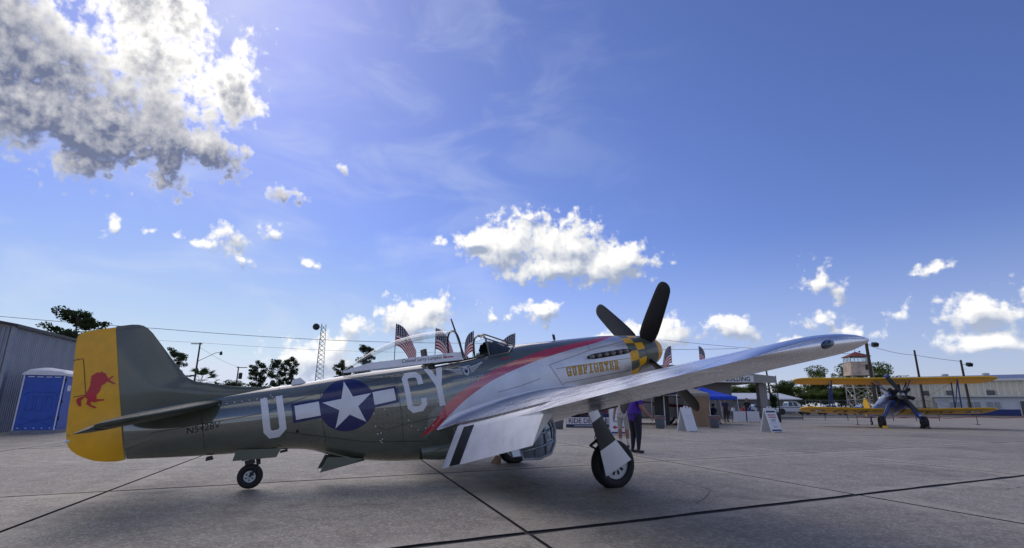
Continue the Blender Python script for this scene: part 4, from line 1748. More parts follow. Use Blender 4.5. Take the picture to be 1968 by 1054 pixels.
# metal hangar on the left
hg = empty('metal_hangar', (-20.2, 21.0, 0), 0, 'tall blue-grey corrugated metal hangar beside the portable toilet', 'hangar')
ha = math.atan2(27.4 - 21.0, -22.3 + 20.2)
H_H = 4.15
for i in range(16):
    o = ribbed_panel(.9, H_H, .15, .03, 'wall_sheet', MATS['hangar'], hg) if i == 0 else None
    if i == 0:
        first = o
    else:
        o = first.copy()
        COL.objects.link(o)
    t = .9 * i
    # the sheet faces right (towards +X)
    place(o, math.cos(ha) * (t), math.sin(ha) * (t), 0, ha)
    o.scale = (1, 1, 1)
for i in range(10):
    o = first.copy()
    COL.objects.link(o)
    a2 = ha + math.pi / 2
    place(o, math.cos(a2) * .9 * (i + 1), math.sin(a2) * .9 * (i + 1), 0, a2 + math.pi)
cw_ = MB()
for t in (0.0,):
    cw_.box((-.01, -.02, H_H / 2), (.14, .14, H_H))
cw_.build('corner_trim', MATS['hangar'], hg, None)
e1 = Vector((math.cos(ha), math.sin(ha), 0))
e2 = Vector((math.cos(ha + math.pi / 2), math.sin(ha + math.pi / 2), 0))
mb = MB()
A_, B_, C_, D_ = -e1 * .25 - e2 * .18, e1 * 14.6 - e2 * .18, e1 * 14.6 + e2 * 9, -e1 * .25 + e2 * 9
z0, z1 = H_H - .02, H_H + 1.6
mb.add([A_ + _zz * z0, B_ + _zz * z0, C_ + _zz * z1, D_ + _zz * z1, A_ + _zz * (z0 + .12), B_ + _zz * (z0 + .12), C_ + _zz * (z1 + .12), D_ + _zz * (z1 + .12)],
       [(3, 2, 1, 0), (4, 5, 6, 7), (0, 1, 5, 4), (1, 2, 6, 5), (2, 3, 7, 6), (3, 0, 4, 7)])
mb.build('roof', MATS['darkmetal'], hg, None)

# portable toilet
pt_dir = math.atan2(.51, 1.26)
pt = empty('portable_toilet', (-18.70, 21.15, 0), pt_dir, 'bright blue portable toilet with white roof leaning on its skids', 'portable toilet')
MATS['ptblue'] = plain('toilet_blue_plastic', (.026, .09, .44), .45, var=.12, scale=3, dirt=.15)
MATS['ptwhite'] = plain('toilet_white_plastic', (.74, .75, .78), .5, var=.06, dirt=.15)
W_, D2_, HT = 1.30, 1.25, 2.12
mb = MB().box((0, D2_ / 2, .12 + HT / 2), (W_, D2_, HT))
mb.build('cabin', MATS['ptblue'], pt, None)
MB().box((0, D2_ / 2, .06), (W_ + .12, D2_ + .1, .12)).build('skid_base', plain('grey_plastic', (.2, .21, .23), .6), pt, None)
for x in (-W_ / 2, W_ / 2):
    MB().box((x * .985, -.012, .12 + HT / 2), (.035, .03, HT)).build('corner_trim', MATS['ptwhite'], pt, None)
mb = MB()
rings = []
for q in range(9):
    y = -.07 + (D2_ + .14) * q / 8
    rings.append([(x, y, .12 + HT + .03 + z * (1 if 0 < q < 8 else .55)) for x, z in ((-W_ / 2 - .05, -.05), (-W_ / 2 - .05, .05), (-W_ / 2 + .1, .2), (-.1, .27), (.1, .27), (W_ / 2 - .1, .2), (W_ / 2 + .05, .05), (W_ / 2 + .05, -.05))])
mb.loft(rings)
mb.build('roof', MATS['ptwhite'], pt, 40)
for i in range(4):
    MB().box((-.42 + .28 * i, -.01, .12 + HT - .07), (.2, .03, .03)).build('vent_slot', MATS['ptwhite'], pt, None)
def emboss(pts, w=.016):
    mb = MB()
    for a, b in zip(pts[:-1], pts[1:]):
        mb.tube([(a[0], -.004, a[1]), (b[0], -.004, b[1])], w, 5)
    mb.build('embossed_rib', MATS['ptblue'], pt)
emboss([(-.52, 1.45), (-.4, 1.58), (.4, 1.58), (.52, 1.45)])
emboss([(-.5, .3), (0, .55), (.5, .3)])
emboss([(-.5, .62), (0, .45), (.5, .62)])
for x in (-.3, 0, .3):
    emboss([(x - .1, .86), (x + .1, .86), (x + .1, 1.4), (x - .1, 1.4), (x - .1, .86)], .01)
for i in range(5):
    MB().box((-.5 + .25 * i, -.008, .2), (.05, .02, .03)).build('base_bolt', MATS['ptwhite'], pt, None)
dr = MB().box((W_ / 2 + .015, D2_ / 2, .12 + HT / 2), (.03, D2_ * .86, HT * .92)).build('door', MATS['ptblue'], pt, None)
for z in (.45, 1.1, 1.95):
    MB().box((W_ / 2 + .035, .1, .12 + z), (.03, .06, .12)).build('hinge', MATS['black'], dr, None)
MB().box((W_ / 2 + .034, D2_ * .42, 1.75), (.006, .35, .22)).build('door_label', MATS['ptwhite'], dr, None)

# terminal building with a broad entrance canopy
tb = empty('terminal_building', (18, 52, 0), 0, 'grey terminal building with gabled entrance canopy and lettered fascia', 'building')
tx = lambda x: x - 18
fas = [(8.0, 3.42), (26.0, 3.42), (26.0, 4.05), (15.5, 5.15), (8.0, 4.45)]
MB().prism([(tx(x), z) for x, z in fas], lambda x, z: (x, -.15, z), lambda x, z: (x, .1, z)).build('fascia', MATS['fascia'], tb, None)
MB().prism([(tx(x), z) for x, z in [(8.1, 3.5), (25.8, 3.5), (25.8, 4.0), (15.5, 5.1), (8.1, 4.4)]], lambda x, z: (x, .1, z), lambda x, z: (x, 12, z)).build('roof', MATS['fascia'], tb, None)
MB().box((tx(25.0), 1.0, 1.72), (.75, .75, 3.42)).build('column', MATS['grey'], tb, None)
MB().box((tx(25.0), 10.0, 1.72), (.75, .75, 3.42)).build('column', MATS['grey'], tb, None)
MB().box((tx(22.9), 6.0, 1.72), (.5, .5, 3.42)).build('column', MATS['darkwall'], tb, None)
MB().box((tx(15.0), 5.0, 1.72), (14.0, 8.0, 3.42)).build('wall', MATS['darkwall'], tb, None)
MB().box((tx(19.5), .6, .10), (16.5, 3.0, .2)).build('kerb_platform', MATS['grey'], tb, None)
for x in (12.5, 16.5, 19.5):
    wv = MB().box((tx(x), .97, 1.6), (1.6, .06, 1.7)).build('window_frame', MATS['fascia'], tb, None)
    MB().box((tx(x), .935, 1.6), (1.44, .03, 1.54)).build('pane', MATS['glasspane'], wv, None)
sg = MB().box((tx(20.6), -.19, 3.78), (6.4, .06, .66)).build('sign_board', MATS['white'], tb, None)
MATS['signblack'] = plain('sign_black', (.02, .015, .018), .5)
vs, fs = text_polys('TERMINAL', .62, 0, .012, 1.0)
w_ = max(v[0] for v in vs)
decal('sign_lettering', vs, fs, lambda a, b: Vector((tx(17.6) + a * 2.75 / w_, -.225, 3.56 + b)), MATS['signblack'], sg)
vs, fs = text_polys('BUILDING', .62, 0, .012, 1.0)
w_ = max(v[0] for v in vs)
decal('sign_lettering', vs, fs, lambda a, b: Vector((tx(21.0) + a * 2.45 / w_, -.225, 3.56 + b)), MATS['signblack'], sg)

# low white-roofed shed beyond the car park
ls = empty('low_shed', (38, 92, 0), 0, 'long low shed with a pale white roof behind the parked pickup', 'shed')
MB().box((0, 3, 1.2), (22, 5, 2.4)).build('wall', MATS['grey'], ls, None)
mb = MB()
mb.add([(-12, -.6, 2.3), (12, -.6, 2.3), (12, 7, 3.4), (-12, 7, 3.4), (-12, -.6, 2.45), (12, -.6, 2.45), (12, 7, 3.55), (-12, 7, 3.55)], [(3, 2, 1, 0), (4, 5, 6, 7), (0, 1, 5, 4), (1, 2, 6, 5), (2, 3, 7, 6), (3, 0, 4, 7)])
mb.build('roof', MATS['roofwhite'], ls, None)
for i in range(9):
    MB().box((-9 + 2.2 * i, .47, 1.3), (1.2, .06, .9)).build('window', MATS['glasspane'], ls, None)

# cream corrugated warehouse with office annex
dW = Vector((.78, -.626, 0))
wa = math.atan2(dW.y, dW.x)
wh = empty('warehouse', (67.8, 97, 0), wa, 'long cream ribbed warehouse with blue-grey roof and white office front', 'warehouse')
HW = 5.6
first = ribbed_panel(.8, HW, .8, .16, 'wall_sheet', MATS['cream'], wh, 1)
for i in range(1, 76):
    o = first.copy()
    COL.objects.link(o)
    o.location = (.8 * i, 0, 0)
mb = MB()
mb.add([(-.3, -.5, HW - .05), (62, -.5, HW - .05), (62, 12, HW + 1.15), (-.3, 12, HW + 1.15), (-.3, -.5, HW + .2), (62, -.5, HW + .2), (62, 12, HW + 1.35), (-.3, 12, HW + 1.35)],
       [(3, 2, 1, 0), (4, 5, 6, 7), (0, 1, 5, 4), (1, 2, 6, 5), (2, 3, 7, 6), (3, 0, 4, 7)])
mb.build('roof', MATS['roofblue'], wh, None)
MB().box((30.8, -.56, HW + .03), (62, .1, .32)).build('gutter', MATS['roofwhite'], wh, None)
MB().box((-.1, 6, HW / 2), (.15, 12, HW)).build('end_wall', MATS['cream'], wh, None)
for x in (9.5, 15.2):
    MB().lathe([(0, .35), (.35, .35), (.4, .55), (.65, .55), (.75, .3)], (x, 9.5, HW + .9), (0, 0, 1), 14).build('roof_vent', MATS['roofwhite'], wh)
for x in (3.2, 6.2, 9.6, 14.8, 20, 26):
    wv = MB().box((x, -.20, 3.55), (1.0, .06, .75)).build('window_frame', MATS['darkmetal'], wh, None)
    MB().box((x, -.235, 3.55), (.86, .03, .62)).build('pane', MATS['glasspane'], wh, None).parent = wv
MB().cyl((12.2, 8, HW + .7), (12.2, 8, HW + 2.5), .03).box((12.2, 8, HW + 2.3), (.9, .03, .03)).build('roof_aerial', MATS['darkmetal'], wh)
an = empty('office_annex', (67.8, 97, 0), wa, 'white flat-roofed office annex with dark blue dado along the warehouse', 'office')
AX0, AX1, AY = 7.4, 46, -4.2
MB().box(((AX0 + AX1) / 2, AY / 2 - .1, 1.4 + .45), (AX1 - AX0, -AY - .2, 1.9)).build('upper_wall', MATS['white'], an, None)
MB().box(((AX0 + AX1) / 2, AY / 2 - .1, .45), (AX1 - AX0, -AY - .2, .9)).build('dado_wall', MATS['bluepaint'], an, None)
MB().box(((AX0 + AX1) / 2, AY / 2 - .35, 2.92), (AX1 - AX0 + .6, -AY + .7, .22)).build('flat_roof', MATS['roofwhite'], an, None)
for x in (10.0, 12.2, 14.6, 21, 25, 30):
    wv = MB().box((x, AY - .13, 1.6), (1.7, .06, 1.0)).build('window_frame', MATS['roofwhite'], an, None)
    for d in (-.42, .42):
        MB().box((x + d, AY - .17, 1.6), (.74, .03, .86)).build('pane', plain('annex_pane', (.30, .33, .36), .15, spec=.7) if x == 10.0 and d < 0 else bpy.data.materials['annex_pane'], wv, None)
dv = MB().box((18.2, AY - .13, 1.12), (1.3, .08, 2.25)).build('door_frame', MATS['roofwhite'], an, None)
MB().box((18.2, AY - .18, 1.1), (1.02, .04, 2.1)).build('door', MATS['glasspane'], dv, None)

# watch tower
ct = empty('watch_tower', (69.3, 105, 0), R(-12), 'rusty cream watch tower on a braced steel frame with red roof', 'tower')
MATS['rust'] = plain('rusty_cream_sheet', (.62, .48, .35), .8, var=.28, scale=.9, dirt=.35)
MATS['steelpale'] = plain('pale_steel', (.58, .55, .49), .6, .2, var=.1)
zc0, zc1, zc2, zc3 = 7.25, 9.75, 10.85, 11.95
for sx in (-1, 1):
    for sy in (-1, 1):
        MB().cyl((sx * 2.05, sy * 2.05, 0), (sx * 1.85, sy * 1.85, zc0), .11, .1, 8).build('leg', MATS['steelpale'], ct)
for f in range(4):
    a = f * math.pi / 2
    rot = Matrix.Rotation(a, 3, 'Z')
    for zb, zt in ((.2, 2.6), (2.6, 4.9), (4.9, 7.2)):
        for d in (1, -1):
            MB().cyl(rot @ Vector((-2.0 * d, -2.0, zb)), rot @ Vector((1.95 * d, -1.95, zt)), .06, None, 6).build('brace', MATS['steelpale'], ct)
        MB().cyl(rot @ Vector((-1.98, -1.98, zt)), rot @ Vector((1.98, -1.98, zt)), .06, None, 6).build('girt', MATS['steelpale'], ct)
mb = MB()
mb.add([(x * h_, y * h_, z) for h_, z in ((2.05, zc0), (1.78, zc1)) for x, y in ((-1, -1), (1, -1), (1, 1), (-1, 1))], [(3, 2, 1, 0), (4, 5, 6, 7), (0, 1, 5, 4), (1, 2, 6, 5), (2, 3, 7, 6), (3, 0, 4, 7)])
cabn = mb.build('cabin', MATS['rust'], ct, None)
MB().box((.9, -1.98, zc0 + 1.5), (.45, .1, 1.0)).build('cabin_window', MATS['black'], cabn, None)
MB().box((1.98, .3, zc0 + 1.5), (.1, .5, 1.0)).build('cabin_window', MATS['black'], cabn, None)
MB().box((0, 0, zc1 + .05), (3.7, 3.7, .1)).build('sill', MATS['rust'], ct, None)
for f in range(4):
    rot = Matrix.Rotation(f * math.pi / 2, 3, 'Z')
    for i in range(6):
        p = rot @ Vector((-1.72 + .688 * i, -1.72, 0))
        MB().box((p.x, p.y, (zc1 + zc2) / 2 + .05), (.07, .07, zc2 - zc1)).build('mullion', MATS['white'], ct, None)
    p = rot @ Vector((0, -1.70, 0))
    MB().box((p.x, p.y, (zc1 + zc2) / 2 + .05), (3.3 if f % 2 == 0 else .02, .02 if f % 2 == 0 else 3.3, zc2 - zc1 - .06)).build('lookout_glass', MATS['glass'], ct, None)
mb = MB()
mb.add([(-2.0, -2.0, zc2 + .1), (2.0, -2.0, zc2 + .1), (2.0, 2.0, zc2 + .1), (-2.0, 2.0, zc2 + .1), (-2.0, -2.0, zc2), (2.0, -2.0, zc2), (2.0, 2.0, zc2), (-2.0, 2.0, zc2), (0, 0, zc3)],
       [(0, 1, 8), (1, 2, 8), (2, 3, 8), (3, 0, 8), (7, 6, 5, 4), (0, 4, 5, 1), (1, 5, 6, 2), (2, 6, 7, 3), (3, 7, 4, 0)])
mb.build('roof', plain('rust_red_roof', (.28, .075, .05), .7, var=.2, dirt=.2), ct, None)
MB().cyl((0, 0, zc3 - .1), (0, 0, zc3 + 1.4), .04, .02, 6).build('mast', MATS['darkmetal'], ct)
MB().lathe([(0, .02), (.1, .16), (.3, .16), (.4, .02)], (.8, 0, zc3 - .2), (0, 0, 1), 10).build('beacon', MATS['darkmetal'], ct)

# ------------------------------------------------------------------ poles, mast and wires
def wood_pole(name, x, y, h, label, lean=(0, 0), r=.14):
    o = empty(name, (x, y, 0), 0, label, 'pole')
    MB().cyl((0, 0, 0), (lean[0], lean[1], h), r, r * .7, 10).build('shaft', MATS['wood'], o)
    return o


def flood(o, x, z, s=1):
    MB().tube([(0, 0, z - .1), (x * .7, -.1, z), (x, -.15, z - .05)], .03, 6).build('lamp_bracket', MATS['darkmetal'], o)
    MB().box((x * 1.1, -.25, z - .1), (.7, .5, .5), Matrix.Rotation(R(25), 3, 'X')).build('floodlight', MATS['black'], o, None)


p1_ = wood_pole('utility_pole', -42.0, 70, 9.1, 'dark wooden utility pole with crossarm and curved street lamp arm')
MB().box((-.45, 0, 8.95), (1.5, .1, .12)).build('crossarm', MATS['wood'], p1_, None)
MB().tube([(0, 0, 6.6), (1.2, 0, 7.2), (2.3, 0, 7.75), (2.9, 0, 7.8)], .035, 6).build('lamp_arm', MATS['darkmetal'], p1_)
MB().lathe([(0, .08), (.15, .16), (.4, .2), (.5, .1)], (3.0, 0, 7.95), (0, 0, -1), 10).build('lamp_head', MATS['black'], p1_)
p2_ = wood_pole('utility_pole', -46.8, 90, 7.3, 'short wooden utility pole carrying a transformer can near the pines')
MB().box((.6, 0, 7.15), (1.8, .1, .12)).build('crossarm', MATS['wood'], p2_, None)
MB().lathe([(0, .1), (.05, .3), (1.0, .3), (1.1, .12)], (.5, 0, 5.2), (0, 0, 1), 12).build('transformer', MATS['darkmetal'], p2_)
r1_ = wood_pole('floodlight_pole', 47.9, 70, 9.9, 'tall dark floodlight pole standing in front of the watch tower', (0, 0), .26)
flood(r1_, .9, 9.4)
r2_ = wood_pole('bare_pole', 65.85, 85, 10.2, 'bare wooden pole behind the radial engine of the biplane', (0, 0), .2)
MB().box((0, -.1, 5.2), (.7, .4, 1.0)).build('meter_box', MATS['darkmetal'], r2_, None)
r3_ = wood_pole('floodlight_pole', 68.8, 80, 8.2, 'wooden floodlight pole in front of the cream warehouse', (0, 0), .2)
flood(r3_, .9, 7.6)
wood_pole('thin_pole', 29.4, 60, 5.5, 'thin weathered pole just behind the terminal canopy corner', (-.3, 0), .12)
wood_pole('steel_post', 27.6, 55, 4.3, 'slim dark steel post beside the terminal canopy column', (0, 0), .06)


def wire(name, pts, label, r=.022):
    out = []
    for a, b in zip(pts[:-1], pts[1:]):
        a, b = Vector(a), Vector(b)
        for i in range(14):
            t = i / 14
            p = a.lerp(b, t)
            p.z -= (b - a).length * .012 * 4 * t * (1 - t)
            out.append(p)
    out.append(Vector(pts[-1]))
    o = MB().tube(out, r, 5).build(name, MATS['black'])
    tag(o, label, 'wire')
    return o


wire('power_line', [(-110, 62, 17), (-42.5, 62, 9.85), (-6, 80, 10.4), (35.8, 82, 10.0)], 'heavier upper power line sagging across behind the fighter', .03)
wire('power_line', [(-110, 66, 15), (-42.1, 70, 9.1), (-6, 92, 10.2)], 'thin lower power line running just under the heavier one', .016)
wire('power_line', [(-42.0, 70, 8.5), (-46.8, 90, 7.2)], 'slack wire between the two utility poles', .016)
wire('power_line', [(47.9, 70, 9.3), (65.85, 85, 9.4), (68.8, 80, 8.0)], 'wire strung between the floodlight poles and the bare pole', .03)
wire('power_line', [(24, 82, 11.3), (47.9, 70, 8.0)], 'wire reaching the tall floodlight pole from behind the wing', .025)

lt = empty('lattice_mast', (-44.0, 120, 0), 0, 'grey steel lattice radio mast with a round drum antenna', 'mast')
HTW = 19.3
MATS['mast'] = plain('galvanised_mast', (.33, .34, .35), .55, .4, var=.1)
def leg_at(q, z):
    w = 1.35 - .72 * z / HTW
    a = q * 2 * math.pi / 3 + .4
    return Vector((w * math.cos(a), w * math.sin(a), z))
for q in range(3):
    MB().cyl(leg_at(q, 0), leg_at(q, HTW), .07, .06, 6).build('leg', MATS['mast'], lt)
zz_ = 0.
while zz_ < HTW - .6:
    zn = min(zz_ + 1.05, HTW)
    for q in range(3):
        MB().cyl(leg_at(q, zz_), leg_at((q + 1) % 3, zn), .04, None, 5).build('brace', MATS['mast'], lt)
        MB().cyl(leg_at((q + 1) % 3, zz_), leg_at(q, zn), .04, None, 5).build('brace', MATS['mast'], lt)
    zz_ = zn
MB().lathe([(0, .3), (.1, .75), (.55, .75), (.65, .5)], (-1.1, -.9, HTW - .9), (0, -1, .05), 18).build('drum_antenna', MATS['black'], lt)
MB().cyl((-1.1, -.9, HTW - .9), (-.3, 0, HTW - .9), .05).build('antenna_mount', MATS['mast'], lt)

# ------------------------------------------------------------------ trees
MATS['bark'] = plain('bark', (.085, .065, .05), .9, var=.3, scale=5)


def m_leaf(c0, c1):
    def b(k):
        g_ = k.n('ShaderNodeNewGeometry')
        oi = k.n('ShaderNodeObjectInfo').outputs['Random']
        rnd_ = g_.outputs['Random Per Island']
        c = k.mix(rnd_, c0, c1)
        c = k.mix(k.m('MULTIPLY', oi, .3), c, tuple(x * .7 for x in c0))
        d = k.n('ShaderNodeBsdfDiffuse')
        k.put(d.inputs[0], c)
        t = k.n('ShaderNodeBsdfTranslucent')
        k.put(t.inputs[0], c)
        m = k.n('ShaderNodeMixShader')
        m.inputs[0].default_value = .42
        k.t.links.new(d.outputs[0], m.inputs[1])
        k.t.links.new(t.outputs[0], m.inputs[2])
        return m.outputs[0]
    return b


MATS['needles'] = mat('pine_needles', m_leaf((.035, .058, .026), (.09, .12, .055)))
MATS['leaves'] = mat('broad_leaves', m_leaf((.09, .14, .035), (.24, .29, .09)))
MATS['leaves2'] = mat('dull_leaves', m_leaf((.07, .11, .035), (.18, .21, .085)))


def leafcloud(centres, per, rad, size, rnd, squash=.7):
    vs, fs = [], []
    for c, rr in centres:
        for _ in range(per):
            while True:
                d = Vector((rnd.uniform(-1, 1), rnd.uniform(-1, 1), rnd.uniform(-1, 1)))
                if d.length < 1:
                    break
            p = c + Vector((d.x * rr, d.y * rr, d.z * rr * squash)) * rad
            s = size * rnd.uniform(.6, 1.3)
            a = Vector((rnd.uniform(-1, 1), rnd.uniform(-1, 1), rnd.uniform(-1, 1))).normalized()
            b = a.orthogonal().normalized()
            q = rnd.uniform(0, 6.28)
            b = b * math.cos(q) + a.cross(b) * math.sin(q)
            n0 = len(vs)
            vs += [p + a * s, p + b * s * .5, p - a * s, p - b * s * .5]
            fs.append((n0, n0 + 1, n0 + 2, n0 + 3))
    return vs, fs


def tree_meshes(kind, seed):
    """trunk and crown for a unit tree 10 m high"""
    rnd = random.Random(seed)
    mb = MB()
    H = 10.
    top = Vector((rnd.uniform(-.3, .3), rnd.uniform(-.3, .3), H * (.93 if kind == 'pine' else .75)))
    tr = [Vector((top.x * t * t, top.y * t * t, top.z * t)) + Vector((rnd.uniform(-.06, .06), rnd.uniform(-.06, .06), 0)) * (t > 0) for t in [i / 7 for i in range(8)]]
    mb.tube(tr, [.20 - .16 * i / 7 for i in range(8)], 8)
    cs = []
    if kind == 'pine':
        n = 26
        for i in range(n):
            t = .46 + .52 * (i / n) ** .9
            z = H * t
            L = (2.6 * math.sin(math.pi * min(1, (1.04 - t) / .62)) ** .8 + .3) * rnd.uniform(.55, 1.1)
            a = rnd.uniform(0, 6.28)
            base = Vector((top.x * t * t, top.y * t * t, z * .95))
            tip = base + Vector((L * math.cos(a), L * math.sin(a), rnd.uniform(.0, .9)))
            mb.tube([base, base.lerp(tip, .5) + Vector((0, 0, .08)), tip], [.055, .04, .02], 5)
            for u in (.55, .8, 1.0):
                cs.append((base.lerp(tip, u) + Vector((rnd.uniform(-.2, .2), rnd.uniform(-.2, .2), rnd.uniform(0, .25))), rnd.uniform(.45, .85)))
        cs.append((top + Vector((0, 0, .2)), .8))
        vs, fs = leafcloud(cs, 78, 1.0, .15, rnd, .55)
    else:
        n = 30
        for i in range(n):
            a = rnd.uniform(0, 6.28)
            t = rnd.uniform(.25, 1)
            z = H * (.22 + .74 * t)
            L = 3.0 * math.sin(math.pi * min(1, (1.12 - t) / .95)) ** .7 * rnd.uniform(.35, 1.05)
            base = Vector((0, 0, H * (.15 + .5 * t)))
            tip = Vector((L * math.cos(a), L * math.sin(a), z))
            mb.tube([base, base.lerp(tip, .6), tip], [.07, .045, .02], 5)
            cs.append((tip, rnd.uniform(.8, 1.35)))
            cs.append((base.lerp(tip, .7), rnd.uniform(.6, 1.0)))
        vs, fs = leafcloud(cs, 130, 1.0, .19, rnd, .8)
    return mb, vs, fs


TREE_LIB = {}


def tree(kind, seed, x, y, h, w, label, matk, group=None, name=None):
    key = (kind, seed)
    if key not in TREE_LIB:
        TREE_LIB[key] = tree_meshes(kind, seed)
    mb, vs, fs = TREE_LIB[key]
    o = empty(name or ('pine_tree' if kind == 'pine' else 'broadleaf_tree'), (x, y, -.05), random.uniform(0, 6.28), label, 'tree', group)
    k2 = (key, matk)
    if k2 not in TREE_LIB:
        a = mb.build('trunk', MATS['bark'], o, 60)
        b = mesh_obj('crown', vs, fs, MATS[matk], o)
        TREE_LIB[k2] = (a, b)
    else:
        for src in TREE_LIB[k2]:
            c = src.copy()
            COL.objects.link(c)
            c.parent = o
    o.scale = (w / 5.6, w / 5.6, h / 10)
    return o


def px_tree(kind, seed, u, topv, wpx, y, label, matk, group=None):
    """tree measured from the picture: bearing, top and width become a real place and size"""
    k_ = 994.43
    vv = topv - 527
    cp, sp_ = math.cos(_p), math.sin(_p)
    du, dv = u - 984, vv
    ru = du * math.cos(_r) + (-dv) * -math.sin(_r)
    rv = -dv * math.cos(_r) + du * math.sin(_r)
    fy_ = k_ * cp - rv * sp_
    x = ru / fy_ * y
    z = CAM_H + (rv * cp + k_ * sp_) / fy_ * y
    return tree(kind, seed, x, y, z / .99, wpx * y / fy_ * 1.0, label, matk, group)


px_tree('pine', 1, 160, 596, 118, 58, 'large spreading pine rising behind the metal hangar roof', 'needles')
px_tree('pine', 2, 336, 672, 46, 85, 'round-topped pine just behind the fin of the fighter', 'needles')
px_tree('pine', 3, 497, 696, 40, 85, 'lone pine with an open crown beside the twin pines', 'needles')
px_tree('pine', 4, 537, 692, 36, 88, 'left one of the twin pines behind the fighter spine', 'needles')
px_tree('pine', 5, 560, 687, 36, 88, 'right one of the twin pines behind the fighter spine', 'needles')
px_tree('pine', 6, 708, 664, 46, 92, 'dark pine behind the rear end of the canopy bubble', 'needles')
px_tree('pine', 3, 660, 696, 40, 100, 'small pine between the lattice mast and the canopy', 'needles')
px_tree('broad', 11, 885, 684, 46, 100, 'low dark tree behind the strut in the open cockpit', 'needles')
px_tree('broad', 12, 930, 680, 40, 100, 'low dark tree seen through the windscreen frame', 'needles')
px_tree('broad', 11, 450, 732, 60, 110, 'low bushy tree at the foot of the transformer pole', 'needles')
G2 = 'green trees along the far side of the car park'
for i, (u, tv, w, y) in enumerate(((1415, 742, 46, 105), (1442, 738, 52, 110), (1536, 744, 56, 118), (1612, 742, 62, 118), (1582, 750, 60, 112))):
    px_tree('broad', (11, 12, 13)[i % 3], u, tv, w, y, ('leafy tree filling the gap beside the terminal wall', 'leafy tree filling the gap beside the canopy column', 'leafy tree above the end of the low white shed roof', 'leafy tree just left of the watch tower legs', 'leafy tree between the biplane wings near the struts')[i], ('leaves', 'leaves2')[i % 2], G2)
px_tree('broad', 12, 1506, 732, 44, 115, 'dark rounded tree right of the terminal canopy', 'leaves2')
px_tree('broad', 13, 1568, 706, 46, 125, 'tallest green tree above the left half of the biplane wing', 'leaves')
px_tree('broad', 11, 1630, 699, 50, 128, 'wide green tree left of the watch tower', 'leaves')
px_tree('broad', 13, 1688, 700, 62, 128, 'wide green tree right of the watch tower', 'leaves')
px_tree('broad', 12, 1485, 756, 14, 56, 'slim dark conifer beside the canopy column', 'needles')

# cabbage palm
pm = empty('cabbage_palm', (-35.3, 60, 0), 0, 'bushy palm with fan leaves below the street lamp', 'palm tree')
MB().cyl((0, 0, 0), (0, 0, 3.4), .28, .24, 12).build('trunk', MATS['bark'], pm)
rnd = random.Random(9)
for i in range(46):
    a = rnd.uniform(0, 6.28)
    e = rnd.uniform(-.5, 1.35)
    d = Vector((math.cos(a) * math.cos(e), math.sin(a) * math.cos(e), math.sin(e)))
    c = Vector((0, 0, 3.4))
    tip = c + d * rnd.uniform(1.1, 1.5)
    side_ = d.cross(Vector((0, 0, 1))).normalized()
    upv = side_.cross(d)
    vs, fs = [c - side_ * .02, c + side_ * .02, tip + side_ * .02, tip - side_ * .02], [(0, 1, 2, 3)]
    for b in range(13):
        t = -1.25 + 2.5 * b / 12
        dr_ = (d * math.cos(t) + side_ * math.sin(t)).normalized()
        wv_ = dr_.cross(upv).normalized() * .045
        e_ = tip + dr_ * rnd.uniform(.75, 1.0) - Vector((0, 0, .18))
        n0 = len(vs)
        vs += [tip, tip + dr_ * .4 + wv_, e_, tip + dr_ * .4 - wv_]
        fs.append((n0, n0 + 1, n0 + 2, n0 + 3))
    mesh_obj('frond', vs, fs, MATS['needles'], pm)

# far treeline that closes the horizon
rnd = random.Random(21)
cs = [(Vector((x, 250 + rnd.uniform(-10, 25), rnd.uniform(0, 8.5))), rnd.uniform(2.6, 4.4)) for x in [(-330 + i * 1.6) for i in range(430)]]
vs, fs = leafcloud(cs, 44, 1.0, 1.0, rnd, .9)
tag(mesh_obj('distant_treeline', vs, fs, MATS['leaves2']), 'dark distant belt of trees closing the horizon', None, None, 'stuff')

# ------------------------------------------------------------------ flags
def m_flag(k):
    uv = k.n('ShaderNodeAttribute', attribute_name='fuv').outputs['Vector']
    u, v_, _ = k.sep(uv)
    stripe = k.m('MODULO', k.m('FLOOR', k.m('MULTIPLY', v_, 13)), 2)
    c = k.mix(stripe, (.45, .012, .03), (.72, .72, .72))
    can = k.m('MULTIPLY', k.m('LESS_THAN', u, .42), k.m('LESS_THAN', v_, .5385))
    su = k.m('SUBTRACT', k.m('FRACT', k.m('MULTIPLY', u, 14.3)), .5)
    sv = k.m('SUBTRACT', k.m('FRACT', k.m('MULTIPLY', v_, 13)), .5)
    rr = k.m('SQRT', k.m('ADD', k.m('MULTIPLY', su, su), k.m('MULTIPLY', sv, sv)))
    blue = k.mix(k.m('LESS_THAN', rr, .27), (.012, .015, .07), (.72, .72, .72))
    c = k.mix(can, c, blue)
    d = k.n('ShaderNodeBsdfDiffuse')
    k.put(d.inputs[0], c)
    t = k.n('ShaderNodeBsdfTranslucent')
    k.put(t.inputs[0], c)
    m = k.n('ShaderNodeMixShader')
    m.inputs[0].default_value = .35
    k.t.links.new(d.outputs[0], m.inputs[1])
    k.t.links.new(t.outputs[0], m.inputs[2])
    return m.outputs[0]


MATS['flag'] = mat('stars_and_stripes', m_flag)


